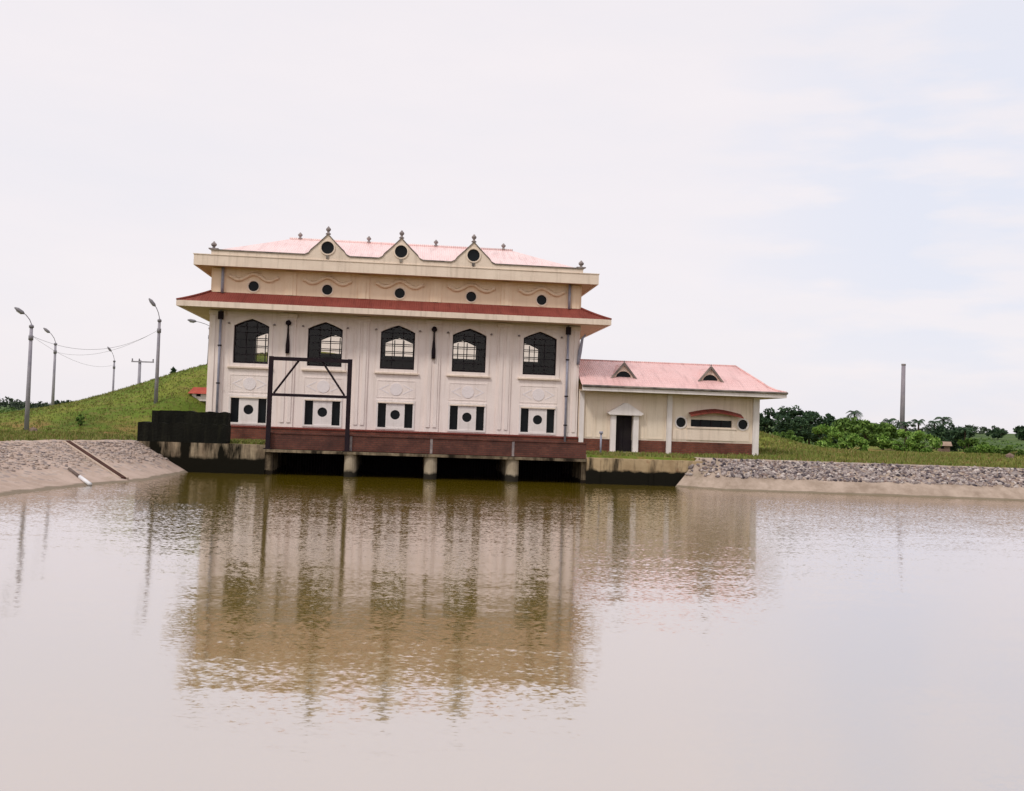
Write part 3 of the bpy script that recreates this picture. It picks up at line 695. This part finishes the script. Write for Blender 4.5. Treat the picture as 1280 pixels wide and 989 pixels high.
for cx in (15.03, 20.98):
    y0 = .35
    dm = part('dormer', MB().plate([(cx-.92, 6.48), (cx+.92, 6.48), (cx, 7.52)], [[(cx+.54*math.cos(math.pi*k/12), 6.54+.54*math.sin(math.pi*k/12)) for k in range(13)]], y0, y0+.15), M['trim'], AX)
    part('dormer_trim', MB().plate([(cx-1.03, 6.44), (cx-.90, 6.44), (cx, 7.47), (cx+.90, 6.44), (cx+1.03, 6.44), (cx+.06, 7.62), (cx-.06, 7.62)], [], y0-.18, y0-.02), M['coping'], dm)
    part('window_pane', MB().plate([(cx+.57*math.cos(math.pi*k/12), 6.53+.57*math.sin(math.pi*k/12)) for k in range(13)], [], y0+.06, y0+.08), M['bglass'], dm)
    part('dormer_roof', MB().add([(cx-1.0, y0-.17, 6.46), (cx, y0-.17, 7.60), (cx+1.0, y0-.17, 6.46), (cx-1.0, y0+.9, 6.46), (cx, 3.4, 7.60), (cx+1.0, y0+.9, 6.46)], [(0,1,4,3), (1,2,5,4)]), M['aroof'], dm, fix=False)
    part('finial', finial(cx, y0-.1, 7.60, .18, .06), M['finial'], dm)

# ------------------------------------------------------------------ intake with its deck, piers and side walls
IN = frame_thing('intake_structure', 'concrete water intake with four dark openings below the pump house', 'intake', 2.2, -7.9, 0)
part('deck', MB().box(-7.0, 11.15, -7.9, -.11, 1.30, 1.45), M['deck'], IN)
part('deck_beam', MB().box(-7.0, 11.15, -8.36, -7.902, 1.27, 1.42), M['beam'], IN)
part('deck_parapet', MB().box(-7.0, 11.15, -8.03, -7.80, 1.452, 2.30), M['deckface'], IN)
part('parapet_coping', MB().box(-7.05, 11.2, -8.08, -7.75, 2.302, 2.38), M['deckface'], IN)
part('side_parapet', MB().box(-7.0, -6.78, -7.798, -4.2, 1.452, 2.2), M['deckface'], IN)
for x in (-2.31, 2.22, 6.9): part('joint_strip', MB().box(x-.07, x+.07, -8.05, -8.032, 1.452, 2.30), M['finial'], IN)
part('rear_wall', MB().box(-7.0, 11.15, -1.2, -.8, -2, 1.295), M['lining'], IN)  # near-black back wall: deep shade under the deck is painted in
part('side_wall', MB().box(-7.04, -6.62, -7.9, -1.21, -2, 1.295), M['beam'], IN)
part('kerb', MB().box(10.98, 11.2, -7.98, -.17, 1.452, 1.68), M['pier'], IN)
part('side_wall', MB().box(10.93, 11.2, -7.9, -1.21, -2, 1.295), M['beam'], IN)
for a, b_ in ((-2.65, -1.98), (1.85, 2.58), (6.53, 7.27)):
    mbp = MB(); c = (a+b_)/2; w = (b_-a)/2
    mbp.add([(c+w*math.sin(t), -8.0+.10-.36*math.cos(t), z) for z in (-2, 1.268) for t in np.linspace(-math.pi/2, math.pi/2, 9)], [(i, i+1, i+10, i+9) for i in range(8)])
    mbp.box(a, b_, -7.897, -1.21, -2, 1.295)
    part('pier', mbp, M['pier'], IN)
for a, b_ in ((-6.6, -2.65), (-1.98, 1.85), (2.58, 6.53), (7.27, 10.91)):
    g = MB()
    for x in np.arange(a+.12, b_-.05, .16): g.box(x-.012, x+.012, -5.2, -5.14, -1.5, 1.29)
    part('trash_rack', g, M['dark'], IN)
aw = frame_obj('retaining_wall', MB().box(-14.6, -7.041, -8.0, -7.3, -2, 1.64), M['abut_l'], -10, -8, 0)
tag(aw, 'blackened stained concrete wall left of the intake openings', 'wall')
aw = frame_obj('retaining_wall', MB().box(11.201, 18.1, -8.0, -7.3, -2, 1.50).box(11.201, 12.0, -8.06, -8.002, -2, 1.44).box(14.9, 15.15, -8.06, -8.002, -2, 1.42), M['abut_r'], 14, -8, 0)
tag(aw, 'tan streaked concrete wall below the annex', 'wall')
# black stepped mass on the left wall
bk = MB()
def rough_box(mb, x0, x1, y0, y1, z0, z1, n):
    xs_ = np.linspace(x0, x1, n+1); tops = [z1+random.uniform(-.06, .04) for _ in xs_]; fr = [y0+random.uniform(-.04, .05) for _ in xs_]
    vs = []
    for x, zt_, yf in zip(xs_, tops, fr): vs += [(x, yf, z0), (x, yf, zt_), (x, y1, zt_), (x, y1, z0)]
    fs = [(i*4+k, i*4+4+k, i*4+4+(k+1) % 4, i*4+(k+1) % 4) for i in range(n) for k in range(4)]+[(0, 1, 2, 3), (n*4+3, n*4+2, n*4+1, n*4)]
    mb.add(vs, fs)
rough_box(bk, -14.0, -9.2, -7.98, -6.6, 1.645, 2.70, 18)
bs = frame_obj('concrete_parapet', bk, M['black'], -11.6, -7.4, 1.645); tag(bs, 'soot black concrete parapet with a higher step, left of the pump house', 'parapet')
bk = MB(); rough_box(bk, -13.38, -9.22, -7.55, -6.7, 2.66, 3.38, 16); bk.v = [(a+11.6, b+7.4, c-1.645) for a, b, c in bk.v]
u = link('upper_step', bk, M['black'], bs)

# ------------------------------------------------------------------ hoist gantry on the deck
GA = frame_thing('hoist_gantry', 'dark steel gantry frame with two diagonal braces standing on the intake deck', 'gantry', -4.5, -8.2, 1.42)
for x in (-6.88, -2.52):
    g = part('post', MB().box(x-.12, x+.12, -8.32, -8.09, 1.422, 6.62), M['dark'], GA)
    part('base_plate', MB().box(x-.22, x+.22, -8.35, -8.084, 1.422, 1.48), M['dark'], g)
part('top_beam', MB().box(-6.758, -2.642, -8.31, -8.10, 6.40, 6.60), M['dark'], GA)
part('cross_beam', MB().box(-6.758, -2.642, -8.29, -8.12, 4.40, 4.56), M['dark'], GA)
part('brace', MB().tube([(-6.67, -8.2, 4.56), (-5.37, -8.2, 6.42)], .065, 6), M['dark'], GA)
part('brace', MB().tube([(-2.76, -8.2, 4.56), (-4.06, -8.2, 6.42)], .065, 6), M['dark'], GA)
# little post by the annex corner
p = W(12.55, -5.2, 1.64)
o_ = link('mooring_post', MB().tube([(0, 0, 0), (0, 0, 1.25)], .06, 8).tube([(0, 0, 1.25), (0, 0, 1.40)], .11, 8), M['pipe'], smooth=True); o_.location = p
tag(o_, 'thin grey post on the ledge in front of the annex corner', 'post')

# ------------------------------------------------------------------ drain channel and pipe on the left bank
def on_bank(P, Q, px, py):
    """point on the left slope along a sight line"""
    best = None; d = ray(px, py)
    for k in np.linspace(30, 62, 900):
        p = Vector((0, 0, CAMH))+d*(k/d.y)
        for i in range(1, len(LT)-1):
            a, b = Vector((*LT[i], 1.66)), Vector((*LT[i+1], 1.66)); c, e = Vector((*LB[i], 0)), Vector((*LB[i+1], 0))
            for f in np.linspace(0, 1, 9):
                u, w = a.lerp(b, f), c.lerp(e, f)
                s = (1.66-p.z)/1.66
                if -.05 <= s <= 1.05:
                    q = u.lerp(w, s); dd = (q-p).length
                    if best is None or dd < best[0]: best = (dd, q)
    return best[1]
a, b = on_bank(0, 0, 91, 553), on_bank(0, 0, 157, 599)
def kerb(a, b, w, h, gap):
    """two low kerbs with a dark channel between them"""
    d = (b-a).normalized(); s = d.cross(Vector((0, 0, 1))).normalized(); up = s.cross(d)
    if up.z < 0: up = -up
    def bar(off, w_, h0, h1):
        vs = [];
        for p in (a, b):
            for so_, hh in ((-w_, h0), (w_, h0), (w_, h1), (-w_, h1)): vs.append(p+s*(off+so_)+up*hh)
        return vs, [(0,1,2,3), (7,6,5,4), (0,4,5,1), (1,5,6,2), (2,6,7,3), (3,7,4,0)]
    return bar, up
bar, up = kerb(a, b, 0, 0, 0)
mbk = MB(); mbk.add(*bar(0, .11, -.2, .09)); base = a.copy()
mbk.v = [tuple(Vector(v)-base) for v in mbk.v]
dr = link('drain_pipe', mbk, plain('rusty_iron', (.055,.025,.018), (.09,.04,.03), 2, .85)); dr.location = base
tag(dr, 'long dark rusty pipe running down the left stone bank', 'pipe')
mbk = MB(); mbk.add(*bar(.19, .06, -.2, .07)); mbk.add(*bar(-.19, .06, -.2, .07)); mbk.v = [tuple(Vector(v)-base) for v in mbk.v]
link('mortar_haunch', mbk, plain('mortar', (.50,.39,.31), (.42,.33,.26), 2, .9), dr)
a, b = on_bank(0, 0, 86, 588), on_bank(0, 0, 106, 607)
mid = a.lerp(b, .55)
t_ = MB().tube([a-a+Vector((0, 0, .06)), mid-a+Vector((0, 0, .06))], .075, 8)
dp_ = link('outlet_pipe', t_, plain('old_pipe', (.10,.07,.06), (.16,.12,.10), 2, .8), smooth=True); dp_.location = a
tag(dp_, 'short pipe with a bright white end at the left waterline', 'pipe')
link('white_end', MB().tube([mid-a+Vector((0, 0, .07)), b-a+Vector((.10, -.1, .05))], .085, 8), plain('white_plastic', (.80,.80,.82), (.7,.7,.72), 2, .5), dp_, smooth=True)

# ------------------------------------------------------------------ street lamps, power pole, wires
def lamp_post(px, ytop, Y, arm, label, base=None):
    tp = at(px, ytop, Y); gz = hgt(tp.x, Y) if base is None else base; h = tp.z-gz
    o = world_thing('street_lamp', label, 'street lamp', (tp.x, Y, gz-.05), 0, 'street lamps along the road behind the hill')
    pl = link('pole', MB().tube([(0, 0, 0), (0, 0, h*.5), (0, 0, h)], [.155, .125, .10], 10), M['pole'], o, smooth=True)
    link('band', MB().tube([(0, 0, h-1.0), (0, 0, h-.7)], .15, 10).tube([(0, 0, h-.2), (0, 0, h-.05)], .15, 10), M['lamp'], pl, smooth=True)
    ax, az = arm
    link('arm', MB().tube([(0, 0, h-.3), (0, 0, h+.02), (ax*.25, 0, h+az*.45), (ax*.7, 0, h+az*.85), (ax, 0, h+az)], .028, 6), M['lamp'], o, smooth=True)
    dr_ = Vector((ax, 0, az*.45)).normalized(); hd = Vector((ax, 0, h+az))
    lm = link('lamp_head', MB().tube([hd-dr_*.05, hd+dr_*.08, hd+dr_*.45, hd+dr_*.68], [.05, .12, .13, .05], 8), M['lamp'], o, smooth=True)
    link('lamp_glass', MB().tube([hd+dr_*.15+Vector((0, 0, -.09)), hd+dr_*.5+Vector((0, 0, -.09))], .08, 8), M['glow'], lm, smooth=True)
    return o, tp
lamp_post(39.5, 405, 64, (-.55, .72), 'leftmost tall street lamp on the flat grass by the stone bank')
lamp_post(199.5, 398, 72, (-.38, .95), 'nearest thick street lamp rising behind the black parapet')
lamp_post(69.5, 428, 92, (-.62, .95), 'street lamp standing second from the left beyond the grass verge')
lamp_post(143, 450, 120, (-.45, 1.1), 'smallest distant street lamp half hidden by the hill crest')
lamp_post(263, 408, 83, (-1.25, .42), 'street lamp whose head pokes out behind the pump house corner')
tp = at(175, 450, 115); gz = hgt(tp.x, 115); h = tp.z-gz
up_ = world_thing('utility_pole', 'grey power pole with a long crossarm behind the hill crest', 'utility pole', (tp.x, 115, gz-.05))
link('pole', MB().tube([(0, 0, 0), (0, 0, h)], [.22, .17], 8), M['pole'], up_, smooth=True)
ca = link('crossarm', MB().box(-.9, 1.7, -.26, -.17, h-.25, h-.10), M['pole'], up_)
for x in (-.8, 0, 1.6):
    link('insulator', MB().lathe([(.04, h-.10), (.10, h-.02), (.05, h+.05), (.10, h+.12), (.03, h+.2)], x, -.21, 8), M['lamp'], ca, smooth=True)
def wire(a, b, sag, label):
    pts = [(b-a)*(k/24)+Vector((0, 0, -4*sag*(k/24)*(1-k/24))) for k in range(25)]
    o = link('overhead_wire', MB().tube(pts, .010, 4), M['lamp'], smooth=True); o.location = a
    tag(o, label, 'wire')
p1, p2, p3, p4 = at(40, 420, 64), at(199, 412, 72), at(69.5, 440, 92), at(143, 456, 120)
wire(p1, p2, 1.15, 'long sagging wire from the leftmost lamp pole to the nearest lamp pole')
wire(p1, p4, .9, 'thin wire dipping from the leftmost lamp pole towards the smallest distant lamp')
wire(p3, p2, .9, 'wire from the second lamp pole from the left to the nearest lamp pole')

# ------------------------------------------------------------------ chimney, huts, boulders
tp = at(1129.5, 455, 250); gz = hgt(tp.x, 250)
ch = world_thing('chimney', 'tall slender grey chimney rising above the trees on the right', 'chimney', (tp.x, 250, gz-.3))
H = tp.z-gz+.3
link('shaft', MB().lathe([(.62, 0), (.55, H*.5), (.48, H-.4)], 0, 0, 16), plain('chimney_concrete', (.25,.22,.26), (.34,.30,.32), .6, .85, .01, ((.12,.10,.12), .6)), ch, smooth=True)
link('rim', MB().lathe([(.54, H-.4), (.54, H), (.4, H)], 0, 0, 16), M['finial'], ch)

def hut(px, py, Y, w, d, h, rh_, wall, roof, name, label, rz=0):
    p = at(px, py, Y); z = min(hgt(p.x, p.y), p.z)
    o = world_thing(name, label, 'hut', (p.x, p.y, p.z), rz)
    link('wall', MB().box(-w/2, w/2, -d/2, d/2, z-p.z-.2, h).box(-w/2-.001, -w/2+.001, 0, .001, 0, h), wall, o)
    link('roof', MB().add([(-w/2-.25, -d/2-.3, h-.05), (w/2+.25, -d/2-.3, h-.05), (w/2+.1, 0, h+rh_), (-w/2-.1, 0, h+rh_), (-w/2-.25, d/2+.3, h-.05), (w/2+.25, d/2+.3, h-.05)],
         [(0,1,2,3), (3,2,5,4), (0,3,4), (1,5,2), (0,4,5,1)]), roof, o)
    link('door', MB().box(-.25*w, .0, -d/2-.03, -d/2-.002, 0, h*.8), M['dark'], o)
hp = hit(252, 497)
if hp: hut(254, 496, hp.y, 1.3, 1.2, .25, .45, M['white'], plain('red_hut_roof', (.38,.05,.03), (.45,.09,.05), 2, .7), 'kiosk', 'tiny white kiosk with a red roof on the hillside by the pump house')
hut(1180, 561, 118, 1.3, 1.3, .40, .45, M['stone'], plain('brown_roof', (.34,.25,.19), (.26,.18,.13), 2, .9), 'hut', 'small hut with a pinkish brown roof among the right bushes', R(-24))
hut(960, 551, 92, 1.3, 2.0, .25, .22, M['trim'], M['pink_roof_small'], 'shed', 'low shed with a faded red roof between annex and dark trees')
def boulder(px, py, r, label, mat=M['stone']):
    p = hit(px, py)
    if not p: return
    mbb = MB(); stones([(0, 0, r*.3)], r, r, .8, mbb); o = link('boulder', mbb, mat, smooth=False, fix=False); o.location = p; tag(o, label, 'boulder')
boulder(41, 540, .35, 'brown boulder at the foot of the leftmost street lamp')
boulder(1262, 574, .40, 'grey boulder in the grass near the right edge')

# ------------------------------------------------------------------ vegetation
def leaves(n, centers, cr, size, mb, flat=.75, droop=0):
    c = np.array(centers); idx = rng.integers(0, len(c), n); d = rng.normal(size=(n, 3)); d /= np.linalg.norm(d, axis=1)[:, None]
    rad = cr[idx]*rng.uniform(.25, 1, n)**.6
    p = c[idx]+d*rad[:, None]*np.array([1, 1, flat])
    a = rng.normal(size=(n, 3)); a[:, 2] -= droop; a /= np.linalg.norm(a, axis=1)[:, None]
    b_ = rng.normal(size=(n, 3)); b_ -= (a*b_).sum(1)[:, None]*a; b_ /= np.linalg.norm(b_, axis=1)[:, None]
    s = size*rng.uniform(.6, 1.3, n)[:, None]
    v = np.stack([p-a*s*.5, p+b_*s*.26, p+a*s*.6, p-b_*s*.26], 1).reshape(-1, 3)
    k = len(mb.v); mb.v += [tuple(x) for x in v.tolist()]; mb.f += [(k+4*i, k+4*i+1, k+4*i+2, k+4*i+3) for i in range(n)]
def tree(px, ybase, ytop, wpx, Y, kind, label, name='tree', n=2600, cat='tree', group='trees and bushes beyond the right bank', low=.25):
    p = at(px, ybase, Y); gz = hgt(p.x, Y); top = at(px, ytop, Y).z; h = max(top-gz, .8); w = wpx/F*Y
    o = world_thing(name, label, cat, (p.x, Y, gz-.05), random.uniform(0, 6), group)
    o.rotation_euler = (0, 0, 0)
    tk = MB(); lean = random.uniform(-.1, .1)*w; fork = h*random.uniform(.12, .2) if low < .2 else h*random.uniform(.25, .35)
    tr0 = max(.06, h*.028)
    tk.tube([(0, 0, 0), (lean*.4, .02, fork*.5), (lean, 0, fork)], [tr0*1.4, tr0, tr0*.85], 8)
    cs = []; nc = max(16, int(w*h*2.0))
    for k in range(nc):
        an = random.uniform(0, 6.28); f = random.random()**.6; zz = random.uniform(low, .86); prof = math.sin(math.pi*min(1, (zz-low*.4)/(1.02-low*.4)))**.6
        cs.append((math.cos(an)*f*w*.50*prof, math.sin(an)*f*w*.50*prof, h*zz))
    cs.append((random.uniform(-.1, .1)*w, 0, h*.88))
    cr = np.array([random.choice((.09, .12, .17, .22))*min(w, h*1.2)*random.uniform(.8, 1.2) for _ in cs])
    for k in range(min(7, nc)):
        c = cs[k]; tk.tube([(lean, 0, fork*.95), (lean*.5+c[0]*.5, c[1]*.5, (fork+c[2])*.52), (c[0], c[1], c[2])], [tr0*.6, tr0*.4, tr0*.15], 6)
    lf = MB(); leaves(n, cs, cr, max(.16, .0032*Y), lf)
    link('trunk', tk, M['bark'], o, smooth=True); link('crown', lf, M[kind], o, fix=False)
    return o
T = [  # px, base y, top y, width px, distance, leaves, label
 (958, 556, 509, 34, 112, 'leaf_dark', 'dark tree half hidden by the annex corner'),
 (990, 556, 505, 52, 108, 'leaf_dark', 'tallest broad dark tree right of the annex'),
 (1012, 557, 511, 40, 116, 'leaf_dark', 'dark tree with an uneven crown right of the tallest one'),
 (985, 560, 538, 48, 96, 'leaf_mid', 'low green bush at the foot of the tallest dark tree'),
 (1038, 556, 514, 36, 126, 'leaf_dark', 'narrow dark tree behind the bright green bush'),
 (1033, 560, 531, 38, 98, 'leaf_bright', 'bright green bush in front of the narrow dark tree'),
 (1060, 560, 521, 44, 108, 'leaf_mid', 'rounded green tree left of the chimney'),
 (1082, 561, 524, 40, 104, 'leaf_mid', 'green tree with a dark hollow nearest the chimney on the left'),
 (1070, 562, 544, 44, 92, 'leaf_bright', 'low bright bush under the rounded green tree'),
 (1104, 561, 527, 34, 112, 'leaf_mid', 'green tree just left of the foot of the chimney'),
 (1128, 563, 536, 46, 100, 'leaf_bright', 'bright green bush below the chimney'),
 (1152, 564, 538, 40, 96, 'leaf_bright', 'bright rounded bush right of the chimney'),
 (1178, 563, 527, 44, 122, 'leaf_dark', 'dark spreading tree behind the small hut'),
 (1200, 563, 534, 36, 126, 'leaf_dark', 'dark tree right of the small hut'),
 (1214, 567, 548, 34, 104, 'leaf_mid', 'green bush where the dark trees end on the right'),
 (1236, 574, 556, 46, 84, 'leaf_bright', 'pale green bush low in the grass at the right'),
 (1262, 575, 561, 36, 80, 'leaf_mid', 'low dark green bush near the right edge'),
 (1247, 549, 536, 24, 235, 'leaf_dark', 'small rounded dark tree on the far rise at the right'),
 (1279, 550, 532, 22, 235, 'leaf_dark', 'dark far tree cut by the right edge of the view'),
]
for k in T:
    low = .06 if 'bush' in k[6] else .20
    tree(*k, name='bush' if 'bush' in k[6] else 'tree', cat='bush' if 'bush' in k[6] else 'tree', n=3600 if k[4] < 200 else 1200, low=low)
def palm(px, ytop, Y, wpx, label, n=13):
    p = at(px, ytop, Y); gz = hgt(p.x, Y); h = p.z-gz; w = wpx/F*Y*.55
    o = world_thing('palm', label, 'palm', (p.x, Y, gz-.05), 0, 'palms above the right tree line')
    link('trunk', MB().tube([(0, 0, 0), (.1, 0, h*.4), (0, 0, h*.86)], [.2, .14, .12], 8), M['bark'], o, smooth=True)
    fr = MB()
    for k in range(n):
        a = 6.28*k/n+random.uniform(-.2, .2); el = random.uniform(.2, 1.3); pts = []
        for s in np.linspace(0, 1, 8):
            r = w*s*math.cos(el*.6); z = h*.86+w*(math.sin(el)*s*1.1-.9*s*s); pts.append(Vector((math.cos(a)*r, math.sin(a)*r, z)))
        sd = Vector((-math.sin(a), math.cos(a), 0))
        for i in range(7):
            for sg in (-1, 1):
                for q in (0, .5):
                    c = pts[i].lerp(pts[i+1], q); ln_ = w*.30*math.sin(math.pi*(i+q+1)/9)
                    dvec = (pts[i+1]-pts[i]).normalized()
                    fr.add([c, c+dvec*.10, c+sd*sg*ln_+dvec*ln_*.5-Vector((0, 0, ln_*.45))], [(0, 1, 2)])
    link('crown', fr, M['leaf_dark'], o, fix=False)
palm(1068, 509, 130, 22, 'palm poking above the rounded green tree left of the chimney')
palm(1112, 520, 128, 22, 'palm standing just left of the chimney')
palm(1132, 524, 126, 20, 'palm directly below the chimney shaft')
palm(1148, 521, 128, 20, 'dark palm between the chimney and the hut')
palm(1179, 519, 130, 26, 'highest dark palm above the small hut')
palm(1168, 523, 134, 18, 'small palm left of the highest palm by the hut')
palm(1206, 533, 120, 22, 'palm at the right end of the dark trees')
# left hill: bush, far wood, scrub
tree(217, 470, 459, 9, 86, 'leaf_dark', 'small dark bush on the skyline of the left hill', name='bush', cat='bush', n=350, group=None, low=.1)
tree(100, 545, 538, 10, 66, 'leaf_mid', 'low green bush on the grass left of the black parapet', name='bush', cat='bush', n=300, group=None, low=.1)
def mass(name, label, pts, n, size, r, mat):
    mb = MB(); cs = []; cr = []
    for (x, y, z, rr) in pts: cs.append((x, y, z)); cr.append(rr)
    leaves(n, cs, np.array(cr), size, mb, .6); tag(link(name, mb, M[mat], fix=False), label, 'woodland', kind='stuff')
pts = []
for k in range(420):
    x = random.uniform(-215, -60); y = random.uniform(255, 330)
    top = at((x/y)*F+640, 503, y).z
    g0 = hgt(x, y); px_ = x/y*F+640
    lim = 6.4-1.2*sstep(-150, -95, x)+.9*math.sin(x*.35)*.4
    pts.append((x, y, random.uniform(g0, float(lim)-1.2), random.uniform(.8, 1.7)))
for k in range(500):
    x = random.uniform(60, 420); y = random.uniform(330, 430); g0 = hgt(x, y); pts.append((x, y, random.uniform(g0, g0+2.6), random.uniform(.8, 2)))
mass('far_wood', 'dark far off line of woodland on the horizon', pts, 24000, 1.0, 2, 'leaf_far')
pts = []
for k in range(260):
    x = random.uniform(-120, -38); y = random.uniform(80, 220); 
    if x > -52 and y < 110: continue
    g0 = hgt(x, y); pts.append((x, y, g0+random.uniform(.0, .6), random.uniform(.5, 1.5)))
for k in range(150):
    x = random.uniform(46, 110); y = random.uniform(85, 230); g0 = hgt(x, y); pts.append((x, y, g0+random.uniform(0, .5), random.uniform(.5, 1.4)))
mass('scrub', 'loose green scrub on the flat country', pts, 20000, .42, 2, 'leaf_mid')

# grass tufts
def grass(n, area, hmin, hmax, mb, cond=None):
    x = rng.uniform(area[0], area[1], n); y = rng.uniform(area[2], area[3], n)
    k = pond_depth(x, y) < -.25
    if cond is not None: k &= cond(x, y)
    x, y = x[k], y[k]; lx = (x-OX)*cy+(y-OY)*sy; ly = -(x-OX)*sy+(y-OY)*cy
    inb = ((lx > -12.1) & (lx < 24.4) & (ly > -.15) & (ly < 9.3)) | ((lx > -14.1) & (lx < -9.1) & (ly > -8) & (ly < -6.5)) | ((lx > 13.8) & (lx < 16.3) & (ly > -.8) & (ly < 0))
    x, y = x[~inb], y[~inb]; z = height(x, y); n = len(x)
    for j in range(3):
        h = rng.uniform(hmin, hmax, n); a = rng.uniform(0, 6.28, n); w = h*.20+.015; lx_ = rng.normal(0, .35, n)*h; ly_ = rng.normal(0, .35, n)*h
        ox, oy = rng.normal(0, .06, n), rng.normal(0, .06, n)
        v = np.stack([np.stack([x+ox-np.cos(a)*w, y+oy-np.sin(a)*w, z-.03], 1), np.stack([x+ox+np.cos(a)*w, y+oy+np.sin(a)*w, z-.03], 1), np.stack([x+ox+lx_, y+oy+ly_, z+h], 1)], 1).reshape(-1, 3)
        q = len(mb.v); mb.v += [tuple(t) for t in v.tolist()]; mb.f += [(q+3*i, q+3*i+1, q+3*i+2) for i in range(n)]
gm_ = MB()
grass(9000, (-34, -13, 44, 62), .06, .22, gm_)
grass(14000, (-48, -18, 60, 90), .04, .15, gm_)
grass(6000, (-20, 16, 55, 66), .06, .20, gm_)
grass(18000, (12, 48, 58, 96), .06, .26, gm_)
tag(link('grass', gm_, M['grassb'], fix=False), 'rough green and straw coloured grass tufts', 'grass', kind='stuff')

# ------------------------------------------------------------------ light
SUN_EL, SUN_AZ = 50, -145          # azimuth measured from +Y towards +X
wd = bpy.data.worlds.new("World"); scene.world = wd; wd.use_nodes = True; nt = wd.node_tree
bg = nt.nodes['Background']; sk_ = N(nt, 'ShaderNodeTexSky', sky_type='NISHITA'); sk_.sun_disc = False
sk_.sun_elevation = R(SUN_EL); sk_.sun_rotation = R(SUN_AZ); sk_.air_density = 1; sk_.dust_density = 3
tc = N(nt, 'ShaderNodeTexCoord'); dirv = tc.outputs['Generated']
mp = N(nt, 'ShaderNodeMapping'); mp.inputs['Scale'].default_value = (1.4, 1.4, 5.5); nt.links.new(dirv, mp.inputs['Vector'])
n1 = noise(nt, mp.outputs[0], 1.5, 7, .55)
# thick cloud everywhere, thinnest low on the right
vd = N(nt, 'ShaderNodeVectorMath', operation='DOT_PRODUCT'); nt.links.new(dirv, vd.inputs[0]); g = at(1235, 235, 100)-Vector((0, 0, CAMH)); g.normalize(); vd.inputs[1].default_value = g
pk = ramp(nt, vd.outputs['Value'], [(.962, 0.), (.998, 1.)])
mp2 = N(nt, 'ShaderNodeMapping'); mp2.inputs['Scale'].default_value = (5, 5, 22); nt.links.new(dirv, mp2.inputs['Vector'])
n2 = noise(nt, mp2.outputs[0], 1.6, 6, .5)
pk2 = N(nt, 'ShaderNodeMath', operation='MULTIPLY'); nt.links.new(pk, pk2.inputs[0]); nt.links.new(ramp(nt, n2.outputs['Fac'], [(.42, 1.), (.60, .15)]), pk2.inputs[1])
K = 7.0
cl = ramp(nt, n1.outputs['Fac'], [(.32, (.86*K, .83*K, .87*K)), (.52, (.90*K, .85*K, .875*K)), (.68, (.93*K, .87*K, .885*K))])
cl = mix(nt, pk2.outputs[0], cl, (.785*K, .80*K, .89*K))
allc = mix(nt, .93, sk_.outputs[0], cl)
nt.links.new(allc, bg.inputs['Color']); bg.inputs['Strength'].default_value = .15
sun_d = bpy.data.lights.new('sun', 'SUN'); sun_d.energy = 1.5; sun_d.angle = R(10); sun_d.color = (1, .95, .88)
sun = bpy.data.objects.new('sun', sun_d); col.objects.link(sun)
el, az = R(SUN_EL), R(SUN_AZ); toward = Vector((math.sin(az)*math.cos(el), math.cos(az)*math.cos(el), math.sin(el)))
sun.rotation_euler = toward.to_track_quat('Z', 'Y').to_euler()

vs_ = scene.view_settings; vs_.view_transform = 'Standard'; vs_.look = 'None'; vs_.exposure = 0; vs_.gamma = 1; vs_.use_curve_mapping = False
scene.render.engine = 'CYCLES'; scene.cycles.max_bounces = 6; scene.cycles.use_denoising = True
scene.cycles.caustics_reflective = False; scene.cycles.caustics_refractive = False
